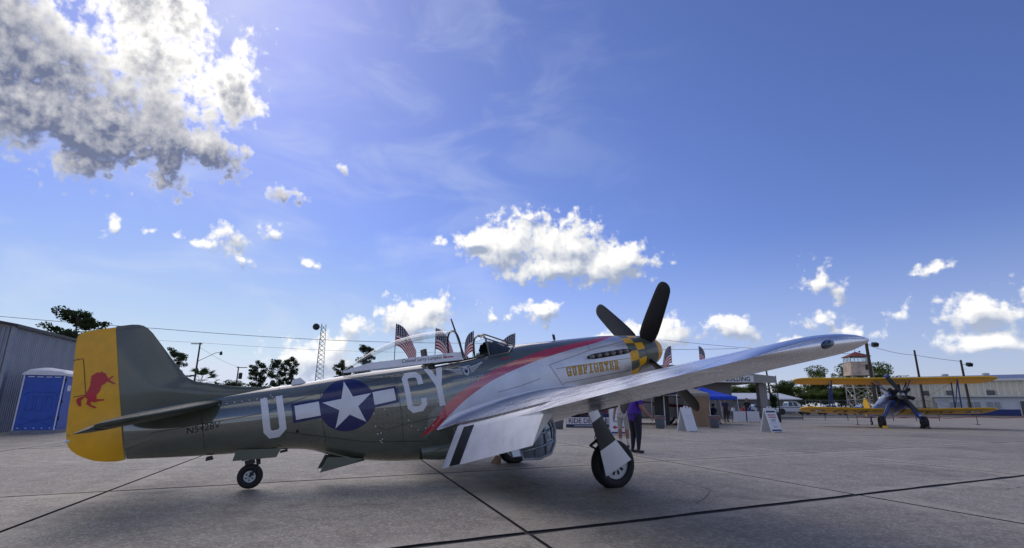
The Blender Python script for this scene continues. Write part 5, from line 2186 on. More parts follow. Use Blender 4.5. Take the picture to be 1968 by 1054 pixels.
def flag(x, y, z, side_, slope, droop, label, ph=0., fly=.95, hoist=.58):
    o = empty('flag_on_pole', (x, y, 0), 0, label, 'flag', 'small national flags on poles in a row')
    MB().cyl((0, 0, 0), (0, 0, z), .012, .010, 8).build('pole', MATS['black'], o)
    MB().lathe([(0, .2), (.03, .2), (.05, .06), (.25, .03)], (0, 0, 0), (0, 0, 1), 14).build('base', MATS['darkmetal'], o)
    nu, nv = 18, 12
    vs, uv, fs = [], [], []
    for i in range(nu + 1):
        u = i / nu
        for j in range(nv + 1):
            w = j / nv
            # cloth hangs from the hoist and falls away along the fly
            a = math.atan(slope) * (1 - math.exp(-2.5 * u)) + droop * u
            xx = side_ * fly * u * math.cos(a) * (.92 - .25 * w * droop)
            zz2 = z - .02 - hoist * w * (1 - .18 * u * droop) - fly * u * math.sin(a)
            yy = .07 * u * math.sin(7 * u + 3 * w + ph) + .05 * math.sin(4 * w + ph) * u
            vs.append((xx, yy, zz2))
            uv.append((u, w, 0))
    for i in range(nu):
        for j in range(nv):
            a = i * (nv + 1) + j
            fs.append((a, a + 1, a + nv + 2, a + nv + 1))
    c = mesh_obj('cloth', vs, fs, MATS['flag'], o, None, 180)
    at = c.data.attributes.new('fuv', 'FLOAT_VECTOR', 'POINT')
    at.data.foreach_set('vector', np.array(uv, dtype=np.float32).ravel())
    return o


flag(-3.14, 14.0, 3.32, 1, 1.1, .1, 'flag blowing down to the right behind the canopy bubble', 0)
flag(-2.13, 14.5, 3.28, 1, .9, .25, 'flag seen through the front of the canopy bubble', 1.3)
flag(-1.11, 15.0, 3.27, -1, 3.6, .1, 'flag hanging nearly straight down in the open cockpit gap', 2.1)
flag(.10, 15.5, 3.28, -1, .75, .1, 'flag blowing left above the windscreen front', .6)
flag(10.55, 34.4, 5.05, -1, 2.3, .1, 'flag hanging limp just right of the spinner', 1.9, 1.7, 1.1)
flag(12.75, 35.4, 5.15, 1, 2.6, .3, 'furled flag farther right of the spinner above the wing', 2.6, 1.6, 1.0)

# ------------------------------------------------------------------ stalls, bins, signs
MATS['bin'] = plain('bin_grey_plastic', (.10, .115, .14), .5, var=.08)
MATS['orange'] = plain('orange_band', (.55, .12, .06), .5)
MATS['signwhite'] = plain('sign_white_plastic', (.70, .72, .75), .45, var=.03)
MATS['signnavy'] = plain('sign_navy_print', (.02, .03, .10), .5)
MATS['signred'] = plain('sign_red_print', (.45, .02, .03), .5)


def bin_(x, y, label):
    o = empty('trash_can', (x, y, 0), random.uniform(0, 1), label, 'trash can', 'grey trash cans by the stalls')
    MB().lathe([(0, .205), (.03, .22), (.52, .262), (.525, .262)], (0, 0, 0), (0, 0, 1), 24).build('body', MATS['bin'], o, 40)
    MB().lathe([(0, .265), (0.004, .268), (.03, .269), (.034, .266)], (0, 0, .525), (0, 0, 1), 24).build('band', MATS['orange'], o, 40)
    MB().lathe([(0, .266), (.02, .285), (.09, .285), (.11, .25), (.12, .12)], (0, 0, .557), (0, 0, 1), 24).build('lid', MATS['bin'], o, 40)
    for a in (0, math.pi):
        MB().box((.28 * math.cos(a), .28 * math.sin(a), .48), (.06, .12, .05)).build('handle', MATS['bin'], o, None)
    return o


bin_(2.43, 27.5, 'grey trash can with orange band beside the ride desk banner')
bin_(7.95, 28.75, 'grey trash can with orange band in front of the coach')
bin_(11.26, 29.8, 'grey trash can standing by the blue canopy leg')


def aframe(x, y, rz, label, kind, h=1.08, w=.66):
    o = empty('a_frame_sign', (x, y, 0), rz, label, 'sign')
    sp = .34
    for s in (-1, 1):
        rot = Matrix.Rotation(math.atan2(sp, h) * s, 3, 'X')
        c = Vector((0, s * sp / 2, h / 2))
        pn = MB().box(c, (w, .035, math.hypot(h, sp) * .96), rot).build('panel', MATS['signwhite'], o, None)
        for fx in (-w / 2 + .05, w / 2 - .05):
            MB().box((fx, s * (sp + .0), .03), (.08, .06, .06)).build('foot', MATS['signwhite'], o, None)
        if s > 0:
            for q in range(6):
                zz3 = .18 + .13 * q
                cc = Vector((0, sp * (1 - zz3 / h) + .03, zz3))
                MB().box(cc, (w * .86, .02, .03), rot).build('stiffener', MATS['signwhite'], pn, None)
        else:
            L = math.hypot(h, sp) * .96

            def on(a, b):
                # a across, b up the face from its foot
                return Vector((a, -sp * (1 - b / L) - .021, b * h / L))

            def patch(nm, m, x0, x1, b0, b1, off=0.):
                mesh_obj(nm, [on(x0, b0) + Vector((0, -off, 0)), on(x1, b0) + Vector((0, -off, 0)), on(x1, b1) + Vector((0, -off, 0)), on(x0, b1) + Vector((0, -off, 0))], [(0, 1, 2, 3)], m, pn)
            if kind == 'blank':
                gm = MATS.setdefault('faintprint', plain('faint_print', (.52, .53, .60), .5))
                for b_, wd_ in ((.72, .36), (.62, .42)):
                    for i in range(7):
                        patch('faint_writing', gm, -wd_ / 2 + i * wd_ / 7, -wd_ / 2 + (i + .65) * wd_ / 7, b_, b_ + .035)
            if kind == 'notice':
                patch('navy_strip', MATS['signnavy'], -.28, .28, .90, .98)
                patch('navy_strip', MATS['signnavy'], -.29, .29, .06, .13)
                for b_, wd_, m_, hh in ((.76, .46, 'signred', .06), (.66, .44, 'signred', .055), (.56, .28, 'signnavy', .03), (.50, .26, 'signnavy', .03), (.42, .36, 'faintprint', .02), (.37, .34, 'faintprint', .02), (.24, .18, 'signnavy', .03)):
                    n_ = 8
                    for i in range(n_):
                        patch('print_line', MATS[m_], -wd_ / 2 + i * wd_ / n_, -wd_ / 2 + (i + .75) * wd_ / n_, b_, b_ + hh)
            if kind == 'arrow':
                patch('navy_strip', MATS['signnavy'], -.29, .29, .06, .13)
                for b_, wd_ in ((.82, .3), (.70, .4), (.52, .3)):
                    for i in range(6):
                        patch('print_line', MATS['faintprint' if b_ > .6 else 'signnavy'], -wd_ / 2 + i * wd_ / 6, -wd_ / 2 + (i + .7) * wd_ / 6, b_, b_ + .05)
                arrow = [(-.25, .31), (-.12, .40), (-.12, .345), (.22, .345), (.22, .275), (-.12, .275), (-.12, .22)]
                mesh_obj('red_arrow', [on(a, b) for a, b in arrow], [(0, 1, 2), (2, 3, 4, 5), (0, 2, 5), (0, 5, 6)], MATS['signred'], pn)
    MB().box((0, 0, h + .0), (w * .96, .08, .05)).box((-.1, 0, h + .045), (.05, .05, .05)).box((.1, 0, h + .045), (.05, .05, .05)).box((0, 0, h + .075), (.25, .05, .03)).build('carry_handle', MATS['signwhite'], o, None)
    return o


aframe(8.45, 25.9, R(26), 'white folding sign with faint writing in front of the tan tent wall', 'blank')
aframe(12.3, 25.5, R(20), 'white folding sign with navy strips and red print on the open apron', 'notice')
aframe(4.45, 22.5, R(-5), 'white folding sign with a red arrow behind the two standing men', 'arrow')

# ride desk tables
MATS['tablenavy'] = plain('navy_cloth', (.015, .022, .085), .8)


def ride_table(x, y, label, rz=0):
    o = empty('ride_desk_table', (x, y, 0), rz, label, 'table', 'ride desk tables with banners')
    MB().box((0, .35, .72), (1.85, .75, .05)).build('table_top', MATS['tablenavy'], o, None)
    for sx in (-.85, .85):
        for sy in (.05, .65):
            MB().cyl((sx, sy, 0), (sx, sy, .70), .018, None, 8).build('leg', MATS['darkmetal'], o)
    b = MB().box((0, -.05, .37), (1.9, .012, .74)).build('banner', MATS['signnavy'], o, None)
    MB().box((0, -.062, .355), (1.86, .006, .36)).build('white_field', MATS['signwhite'], b, None)
    MB().box((0, -.060, .09), (1.0, .006, .03)).build('web_line', MATS['signwhite'], b, None)
    MB().box((-.3, -.060, .63), (.42, .006, .05)).build('top_line', MATS['faintprint'], b, None)
    MB().box((.35, -.060, .63), (.3, .006, .06)).build('top_mark', MATS['signred'], b, None)
    vs, fs = text_polys('RIDE DESK', .36, 0, .006, 1.0)
    w_ = max(v[0] for v in vs)
    decal('banner_lettering', vs, fs, lambda a, b_: Vector((-.82 + a * 1.64 / w_, -.068, .235 + b_)), MATS.setdefault('rideprint', plain('ride_print', (.12, .012, .05), .5)), b)
    return o


ride_table(3.95, 29.5, 'left ride desk table with white banner beside the trash can')
ride_table(5.95, 29.6, 'right ride desk table with white banner behind the arrow sign')
for i, (x, y, sx, sz) in enumerate(((3.3, 29.8, .3, .2), (3.9, 29.85, .35, .12), (4.5, 29.8, .25, .26))):
    b = MB().box((0, 0, sz / 2), (sx, .25, sz)).build('leaflet_box', (MATS['bluepaint'], MATS['signred'], MATS['signwhite'])[i], None, None)
    b.location = (x, y, .746)
    tag(b, ('blue', 'flat red', 'tall white')[i] + ' leaflet box on the left ride desk table', 'box')


# pop-up canopies
def popup(name, x, y, w, d, eave, peak, m, label, rz=0., flap=.18, splay=0.):
    o = empty(name, (x, y, 0), rz, label, 'canopy tent')
    mb = MB()
    vs = [(-w / 2, -d / 2, eave), (w / 2, -d / 2, eave), (w / 2, d / 2, eave), (-w / 2, d / 2, eave), (0, 0, peak)]
    # slightly sagging panels
    fs = []
    N = 8
    for s in range(4):
        a, b = Vector(vs[s]), Vector(vs[(s + 1) % 4])
        p = Vector(vs[4])
        base = len(mb.v)
        g_v, g_f = [], []
        for i in range(N + 1):
            for j in range(N + 1):
                e = a.lerp(b, j / N)
                q = e.lerp(p, i / N)
                q.z -= .10 * math.sin(math.pi * i / N) * (.4 + .6 * math.sin(math.pi * j / N))
                g_v.append(q)
        for i in range(N):
            for j in range(N):
                k_ = i * (N + 1) + j
                g_f.append((k_, k_ + 1, k_ + N + 2, k_ + N + 1))
        mb.add(g_v, g_f)
        mb.add([a, b, b - Vector((0, 0, flap)), a - Vector((0, 0, flap))], [(0, 1, 2, 3)])
    mb.build('roof_cloth', m, o, 60)
    for sx in (-1, 1):
        for sy in (-1, 1):
            MB().cyl((sx * (w / 2 - .03 + splay), sy * (d / 2 - .03), 0), (sx * (w / 2 - .03), sy * (d / 2 - .03), eave), .022, None, 8).build('leg', MATS['white'], o)
            MB().box((sx * (w / 2 - .03 + splay), sy * (d / 2 - .03), .01), (.1, .1, .02)).build('foot_plate', MATS['darkmetal'], o, None)
    return o


MATS['tentgrey'] = plain('grey_canvas', (.30, .28, .24), .85, var=.08, scale=2)
MATS['tan'] = plain('tan_canvas', (.30, .20, .12), .85, var=.1, scale=2)
MATS['tentblue'] = plain('blue_canvas', (.012, .075, .62), .7, var=.08, scale=2)
g_t = popup('grey_canopy', 10.55, 33.5, 2.8, 2.9, 1.92, 2.62, MATS['tentgrey'], 'grey canopy tent with a tan side wall beside the blue canopy')
tw_ = MB()
tw_v = []
for i in range(13):
    for z in (0.02, .9, 1.78):
        tw_v.append((1.38 + .03 * math.sin(i * 1.3 + z), -1.42 + 2.84 * i / 12, z))
tw_.add(tw_v, [(3 * i + j, 3 * i + j + 1, 3 * i + j + 4, 3 * i + j + 3) for i in range(12) for j in range(2)])
tw_.build('side_wall', MATS['tan'], g_t, 60)
fw = MB()
fw_v = []
for i in range(9):
    for z in (0.02, .9, 1.78):
        fw_v.append((.15 + 1.22 * i / 8, -1.43 + .03 * math.sin(i * 1.7 + z * 2), z))
fw.add(fw_v, [(3 * i + j, 3 * i + j + 1, 3 * i + j + 4, 3 * i + j + 3) for i in range(8) for j in range(2)])
fw.build('front_wall', MATS['tan'], g_t, 60)
popup('blue_canopy', 13.25, 36.8, 3.5, 3.0, 1.80, 2.45, MATS['tentblue'], 'bright blue canopy tent with white legs sheltering seated people', R(0), .2, .16)
popup('navy_canopy', 8.25, 31.4, 2.3, 2.6, 2.0, 2.5, MATS['tablenavy'], 'dark navy canopy tent on thin white legs near the coach')

# touring coach behind the tents
MATS['coachgrey'] = plain('coach_pewter', (.36, .33, .31), .4, .3, var=.06)
MATS['maroon'] = plain('coach_maroon', (.11, .012, .025), .3, var=.08, coat=.4)
co = empty('touring_coach', (8.0, 37.0, 0), R(-4), 'pewter touring coach with maroon swoosh stripes behind the tents', 'coach')
MB().box((0, 0, 1.75), (8.4, 2.4, 2.6)).build('body', MATS['coachgrey'], co, None)
MB().box((0, 0, .55), (8.2, 2.2, .3)).build('chassis', MATS['black'], co, None)
for pl in ([(-4.2, .46), (.9, .46), (.3, .75), (-1.5, 1.15), (-4.2, 1.5)], [(-2.2, 1.75), (2.2, 1.35), (3.9, 1.2), (3.9, 1.02), (1.5, 1.2)], [(-.6, 2.3), (2.6, 1.75), (4.19, 1.62), (4.19, 1.82), (1.4, 2.2)]):
    MB().prism(pl, lambda x, z: (x, -1.206, z), lambda x, z: (x, -1.2, z)).build('swoosh_stripe', MATS['maroon'], co, None)
for x in (-2.6, -1.0, .6, 2.2):
    MB().box((x, -1.21, 2.45), (1.1, .02, .6)).build('window', MATS['glasspane'], co, None)
for x in (-2.4, 2.55):
    for y in (-1.05, 1.05):
        wheel(co, 'wheel', (x, y, .45), .45, .25, .27, 1, MATS['rimwhite'], (0, 1, 0), 0)
MB().box((1.1, -1.215, 1.0), (.9, .02, .7)).build('locker_door', MATS['coachgrey'], co, None)

# dark back drop cloth hung between the tents
bd_ = MB().box((9.35, 33.2, .9), (.9, .05, 1.75)).build('hanging_cloth', MATS['black'], None, None)
tag(bd_, 'black cloth panel hung behind the blank folding sign', 'cloth panel')

# tables, chairs, boards by the terminal
def folding_chair(x, y, rz, label):
    o = empty('folding_chair', (x, y, 0), rz, label, 'chair', 'folding chairs under the blue canopy')
    MB().box((0, 0, .45), (.44, .42, .03)).build('seat', MATS['black'], o, None)
    MB().box((0, .22, .75), (.44, .03, .28), Matrix.Rotation(R(-10), 3, 'X')).build('backrest', MATS['black'], o, None)
    for s in (-.2, .2):
        MB().tube([(s, -.22, 0), (s, .1, .45), (s, .24, .88)], .012, 6).build('leg', MATS['darkmetal'], o)
        MB().tube([(s, .26, 0), (s, -.12, .45)], .012, 6).build('leg', MATS['darkmetal'], o)
    return o


folding_chair(13.0, 37.2, R(160), 'folding chair behind the tan side wall')
folding_chair(13.75, 36.4, R(120), 'folding chair of the person with bare legs')
folding_chair(14.6, 36.6, R(200), 'empty folding chair by the outer canopy leg')
ft = empty('folding_table', (17.3, 40.0, 0), R(10), 'folding table with white poster boards hung along its front', 'table')
MB().box((0, 0, .8), (2.4, .8, .05)).build('table_top', MATS['bin'], ft, None)
for sx in (-1.1, 1.1):
    for sy in (-.3, .3):
        MB().cyl((sx, sy, 0), (sx, sy, .78), .02, None, 6).build('leg', MATS['darkmetal'], ft)
for x in (-.55, .55):
    MB().box((x, -.42, .45), (1.0, .02, .72)).build('poster_board', MATS['signwhite'], ft, None)
bx_ = MB().box((0, 0, .32), (1.0, .7, .64)).build('equipment_case', MATS['black'], None, None)
bx_.location = (20.2, 41.5, 0)
tag(bx_, 'black equipment case on the ground left of the notice sign', 'case')
for i, (x, c_) in enumerate(((16.6, 'signwhite'), (17.4, 'signred'), (17.9, 'bluepaint'))):
    b = MB().box((0, 0, .12), (.22, .2, .24), None, 0, .8).build('carton', MATS[c_], None, None)
    b.location = (x, 40.0 + .1 * i, .826)
    tag(b, ('white', 'red', 'blue')[i] + ' carton on the folding table by the terminal', 'carton')

# ------------------------------------------------------------------ people
MATS['skin'] = plain('skin', (.36, .19, .13), .55, var=.08, scale=12)
MATS['hair'] = plain('dark_hair', (.03, .022, .016), .6)
MATS['shoe'] = plain('dark_shoe', (.025, .02, .018), .5)
MATS['purple'] = plain('purple_cotton', (.075, .025, .34), .8, var=.1, scale=7)
MATS['navytr'] = plain('navy_trousers', (.018, .02, .035), .85, var=.15)
MATS['shorts'] = plain('pale_plaid', (.42, .40, .36), .85, var=.25, scale=26)
MATS['sock'] = plain('white_sock', (.68, .68, .68), .85)
MATS['denim'] = plain('denim', (.11, .18, .30), .85, var=.15)
MATS['blacktee'] = plain('black_cotton', (.015, .015, .017), .85)
MATS['navytee'] = plain('navy_cotton', (.022, .028, .07), .85)
MATS['whitetee'] = plain('white_cotton', (.62, .62, .62), .85)


def person(x, y, rz, label, H=1.72, shirt='navytee', legs='navytr', lower=None, sock=None, shoes='shoe', sleeve='short', pose='stand', arms=None, group=None, girth=1.):
    """one continuous body grown over a skeleton; faces local +Y"""
    k_ = H / 1.75
    J = {'pel': (0, 0, .95), 'wst': (0, .0, 1.08), 'cst': (0, .0, 1.28), 'nkb': (0, -.01, 1.45), 'nek': (0, .005, 1.52), 'hdl': (0, .03, 1.575), 'hdm': (0, .015, 1.645), 'hdt': (0, .005, 1.70), 'nos': (0, .115, 1.612)}
    for s, n in ((1, 'r'), (-1, 'l')):
        J.update({'hip' + n: (.095 * s, 0, .90), 'kne' + n: (.105 * s, .02, .50), 'ank' + n: (.11 * s, -.02, .10), 'hel' + n: (.11 * s, -.055, .045), 'toe' + n: (.125 * s, .15, .035),
                  'sho' + n: (.185 * s, -.01, 1.40), 'elb' + n: (.235 * s, -.03, 1.13), 'wri' + n: (.255 * s, .05, .89), 'pal' + n: (.258 * s, .07, .82)})
    if pose == 'sit':
        for n in list(J):
            a = J[n]
            if n[:3] not in ('kne', 'ank', 'hel', 'toe'):
                J[n] = (a[0], a[1], a[2] - .40)
        for s, n in ((1, 'r'), (-1, 'l')):
            J['kne' + n] = (.13 * s, .42, .52)
            J['ank' + n] = (.13 * s, .40, .10)
            J['hel' + n] = (.13 * s, .36, .045)
            J['toe' + n] = (.14 * s, .56, .035)
            J['elb' + n] = (.25 * s, .02, .76)
            J['wri' + n] = (.17 * s, .24, .66)
            J['pal' + n] = (.15 * s, .30, .64)
    if arms:
        J.update(arms)
    rad = {'pel': .15, 'wst': .14, 'cst': .155, 'nkb': .075, 'nek': .058, 'hdl': .07, 'hdm': .088, 'hdt': .06, 'nos': .014}
    for n in 'rl':
        rad.update({'hip' + n: .10, 'kne' + n: .066, 'ank' + n: .044, 'hel' + n: .042, 'toe' + n: .038, 'sho' + n: .074, 'elb' + n: .047, 'wri' + n: .031, 'pal' + n: .034})
    for n in ('pel', 'wst', 'cst', 'shor', 'shol', 'hipr', 'hipl', 'elbr', 'elbl', 'kner', 'knel'):
        rad[n] *= girth
    E_ = [('pel', 'wst'), ('wst', 'cst'), ('cst', 'nkb'), ('nkb', 'nek'), ('nek', 'hdl'), ('hdl', 'hdm'), ('hdm', 'hdt'), ('hdl', 'nos')]
    for n in 'rl':
        E_ += [('pel', 'hip' + n), ('hip' + n, 'kne' + n), ('kne' + n, 'ank' + n), ('ank' + n, 'hel' + n), ('hel' + n, 'toe' + n), ('cst', 'sho' + n), ('sho' + n, 'elb' + n), ('elb' + n, 'wri' + n), ('wri' + n, 'pal' + n)]
        P_ = Vector(J['pal' + n])
        W2 = Vector(J['wri' + n])
        d = (P_ - W2).normalized()
        fw_ = Vector((0, 1, 0)) - d * d.y
        fw_ = fw_.normalized() if fw_.length > .1 else Vector((1, 0, 0))
        inn_ = d.cross(fw_)
        for q, (off, L) in enumerate(((.027, .072), (.010, .082), (-.008, .076), (-.025, .058))):
            a, b = 'f%d%s' % (q, n), 'g%d%s' % (q, n)
            J[a] = tuple(P_ + fw_ * off + d * (.02 + L * .5))
            J[b] = tuple(P_ + fw_ * off * 1.05 + d * (.02 + L * .92) + inn_ * .014 * (1 if n == 'l' else -1))
            rad[a], rad[b] = .0095, .008
            E_ += [('pal' + n, a), (a, b)]
        J['t0' + n] = tuple(W2 + d * .045 + fw_ * .042)
        J['t1' + n] = tuple(W2 + d * .085 + fw_ * .058)
        rad['t0' + n], rad['t1' + n] = .0105, .0085
        E_ += [('pal' + n, 't0' + n), ('t0' + n, 't1' + n)]
    names_ = list(J)
    ix = {n: i for i, n in enumerate(names_)}
    me = bpy.data.meshes.new('skeleton')
    me.from_pydata([Vector(J[n]) * k_ for n in names_], [(ix[a], ix[b]) for a, b in E_], [])
    ob = bpy.data.objects.new('skeleton', me)
    COL.objects.link(ob)
    md = ob.modifiers.new('skin', 'SKIN')
    md.use_smooth_shade = True
    sv = me.skin_vertices[0].data
    for n in names_:
        r_ = rad[n] * k_
        sv[ix[n]].radius = (r_, r_)
        sv[ix[n]].use_root = n == 'pel'
    sb = ob.modifiers.new('sub', 'SUBSURF')
    sb.levels = sb.render_levels = 2
    dg = bpy.context.evaluated_depsgraph_get()
    body_me = bpy.data.meshes.new_from_object(ob.evaluated_get(dg))
    bpy.data.objects.remove(ob)
    bpy.data.meshes.remove(me)
    lower = lower or legs
    ms = [MATS['skin'], MATS[shirt], MATS[legs], MATS[lower], MATS[shoes], MATS[sock] if sock else MATS[lower]]
    body_me.materials.clear()
    for m_ in ms:
        body_me.materials.append(m_)
    seg = [(Vector(J[a]) * k_, Vector(J[b]) * k_, a, b) for a, b in E_]
    idx = []
    for p in body_me.polygons:
        c = p.center
        best, bi, bt = 9e9, None, 0
        for a, b, na, nb in seg:
            ab = b - a
            t = min(max((c - a).dot(ab) / ab.length_squared, 0), 1)
            dd_ = (c - (a + ab * t)).length - (rad[na] * (1 - t) + rad[nb] * t) * k_
            if dd_ < best:
                best, bi, bt = dd_, (na, nb), t
        na, nb = bi
        if nb[:3] in ('hdl', 'hdm', 'hdt', 'nos', 'nek'):
            m_ = 0
        elif nb[:3] in ('nkb', 'cst', 'sho') or (nb == 'wst'):
            m_ = 1
        elif nb[:3] == 'elb':
            m_ = 1 if (bt < .72 or sleeve == 'long') else 0
        elif nb[:3] == 'wri':
            m_ = 1 if sleeve == 'long' else 0
        elif nb[:3] == 'hip':
            m_ = 2
        elif nb[:3] == 'kne':
            m_ = 2 if (lower == legs or bt < .93) else 3
        elif nb[:3] == 'ank':
            m_ = 5 if (sock and bt > .55) else 3
        elif nb[:3] in ('hel', 'toe'):
            m_ = 4
        else:
            m_ = 0
        if nb == 'wst' and bt < .25:
            m_ = 1
        idx.append(m_)
    body_me.polygons.foreach_set('material_index', np.array(idx, dtype=np.int32))
    body_me.polygons.foreach_set('use_smooth', np.ones(len(idx), dtype=bool))
    body_me.name = 'person_body'
    o = empty('person', (x, y, 0), rz, label, 'person', group)
    b = bpy.data.objects.new('body', body_me)
    COL.objects.link(b)
    b.parent = o
    hd = Vector(J['hdm']) * k_
    mb = MB()
    rings = []
    for q in range(7):
        t = q / 6 * math.pi * .62
        rings.append([hd + Vector((.104 * math.sin(t) * math.cos(a), -.014 + .112 * math.sin(t) * math.sin(a) * (1 if math.sin(a) < 0 else .72), .012 + .112 * math.cos(t) + (.03 * math.sin(a) if q > 3 else 0))) * 1.0 for a in [2 * math.pi * j / 16 for j in range(16)]])
    mb.loft(rings, True, False)
    mb.build('hair', MATS['hair'], o, 80)
    for s in (1, -1):
        MB().lathe([(0, .001), (.004, .011), (.010, .012), (.014, .002)], hd + Vector((.034 * s, .078, -.005)), (0, 1, 0), 8).build('eye', MATS['black'], o)
        MB().lathe([(-.008, .004), (-.004, .024), (.006, .03), (.010, .02)], hd + Vector((.088 * s, -.005, -.02)), (s, -.2, 0), 10).build('ear', MATS['skin'], o)
    MB().box(hd + Vector((0, .086, -.068)), (.045, .012, .010)).build('mouth', plain('lips', (.24, .09, .08), .5) if 'lips' not in bpy.data.materials else bpy.data.materials['lips'], o, None)
    return o


person(3.22, 14.0, R(-62), 'person in purple polo shirt and navy trousers beside the landing gear', 1.74, 'purple', 'navytr',
       arms={'elbr': (.27, .02, 1.12), 'wrir': (.32, .20, .95), 'palr': (.33, .25, .90), 'elbl': (-.24, .03, 1.13), 'wril': (-.12, .22, 1.10), 'pall': (-.07, .25, 1.10)}, girth=1.28)
person(3.22, 15.45, R(150), 'person in pale plaid shorts and white socks behind the purple shirt', 1.74, 'whitetee', 'shorts', 'skin', 'sock')
person(5.45, 28.6, R(170), 'person in black top and denim shorts at the ride desk', 1.68, 'blacktee', 'denim', 'skin')
person(13.75, 36.35, R(-60), 'seated person in dark shirt and shorts with bare legs under blue canopy', 1.72, 'navytee', 'shorts', 'skin', None, pose='sit')
person(13.0, 37.15, R(-20), 'seated person in dark clothes half hidden behind the tan wall', 1.72, 'blacktee', 'navytr', None, None, pose='sit')
person(16.4, 40.9, R(180), 'standing person in dark clothes behind the poster board table', 1.74, 'navytee', 'navytr')
person(18.3, 41.4, R(160), 'standing person in black shirt at the right end of the table', 1.78, 'blacktee', 'navytr')

# ------------------------------------------------------------------ fence and vehicles
fe = empty('rail_fence', (17.5, 47, 0), 0, 'low steel post and rail fence along the edge of the apron', 'fence')
F0, F1 = Vector((4.6, 1.0, 0)), Vector((20, 0, 0))
for i in range(9):
    p = F0.lerp(F1, i / 8)
    MB().cyl(p, p + Vector((0, 0, 1.5 if i % 2 == 0 else 1.25)), .03, None, 8).build('post', MATS['darkmetal'], fe)
for z in (.25, 1.1):
    MB().cyl(F0 + Vector((0, 0, z)), F1 + Vector((0, 0, z)), .025, None, 6).build('rail', MATS['darkmetal'], fe)
cf = empty('chain_link_fence', (45, 84, 0), 0, 'tall grey chain link fence behind the parked cars', 'fence')
for i in range(16):
    MB().cyl((-6 + 2.4 * i, 4, 0), (-6 + 2.4 * i, 4, 2.2), .035, None, 6).build('post', MATS['mast'], cf)
MB().cyl((-6, 4, 2.2), (30, 4, 2.2), .025, None, 6).build('top_rail', MATS['mast'], cf)
mb = MB()
for i in range(120):
    x = -6 + .3 * i
    for d in (1, -1):
        mb.add([(x, 4, .05), (x + .012, 4, .05), (x + .012 + d * .9, 4, 2.18), (x + d * .9, 4, 2.18)], [(0, 1, 2, 3)])
mb.build('wire_mesh', MATS['mast'], cf, None)['kind'] = 'stuff'


def car(name, x, y, rz, label, prof, roofp, width, m, wheels, wr, cat, scale=1.):
    """body from a side profile lofted across its width, glasshouse as its own part"""
    o = empty(name, (x, y, 0), rz, label, cat)
    o.scale = (scale,) * 3
    mb = MB()
    rings = []
    for t, sh in ((-1, .0), (-.97, 1), (-.6, 1.02), (0, 1.03), (.6, 1.02), (.97, 1), (1, .0)):
        yy = t * width / 2
        if sh == 0:
            rings.append([(px_ * .985, yy, .55 + (pz - .55) * .93) for px_, pz in prof])
        else:
            rings.append([(px_, yy, pz * 1.0) for px_, pz in prof])
    mb.loft(rings)
    mb.build('body', m, o, 30)
    mb = MB()
    rings = []
    for t in (-1, -.5, 0, .5, 1):
        yy = t * width / 2
        rings.append([(px_, yy * (.94 if pz < roofp[0][1] + .12 else .82), pz) for px_, pz in roofp])
    mb.loft(rings)
    gh = mb.build('cabin', m, o, 30)
    zb = roofp[0][1]
    zt = max(p[1] for p in roofp)
    x0, x1 = roofp[1][0], roofp[-2][0]
    n = 2
    for s in (-1, 1):
        for i in range(n):
            a = x0 + (x1 - x0) * (i / n) + .06
            b = x0 + (x1 - x0) * ((i + 1) / n) - .06
            yb, yt = width / 2 * .945, width / 2 * .84
            mesh_obj('side_window', [(a - (.12 if i == 0 else 0), s * yb, zb + .06), (b + (.16 if i == n - 1 else 0), s * yb, zb + .06), (b, s * yt, zt - .08), (a, s * yt, zt - .08)], [(0, 1, 2, 3)], MATS['darkglass'], gh)
    for sx, e in ((1, (roofp[-1], roofp[-2])), (-1, (roofp[0], roofp[1]))):
        (ax_, az_), (bx2, bz2) = e
        mesh_obj('windscreen', [(ax_ + sx * .012, -width * .42, az_ + .05), (ax_ + sx * .012, width * .42, az_ + .05), (bx2 + sx * .012, width * .37, bz2 - .06), (bx2 + sx * .012, -width * .37, bz2 - .06)], [(0, 1, 2, 3)], MATS['darkglass'], gh)
    for wx in wheels:
        for s in (-1, 1):
            wheel(o, 'wheel', (wx, s * (width / 2 - .1), wr), wr, .22, wr * .6, s, MATS['rimwhite'], (0, 1, 0), 0)
            MB().lathe([(0, wr * 1.17), (.015, wr * 1.17)], (wx, s * (width / 2 + .0), wr + .03), (0, s, 0), 24).build('wheel_arch', MATS['black'], o)
    fx = prof[len(prof) // 2][0]
    xs_ = [p[0] for p in prof]
    for s in (-1, 1):
        MB().box((max(xs_) - .02, s * width * .38, .85), (.08, .3, .16)).build('headlight', MATS['signwhite'], o, None)
        MB().box((min(xs_) + .02, s * width * .43, .95), (.06, .12, .3)).build('tail_light', MATS['signred'], o, None)
    return o


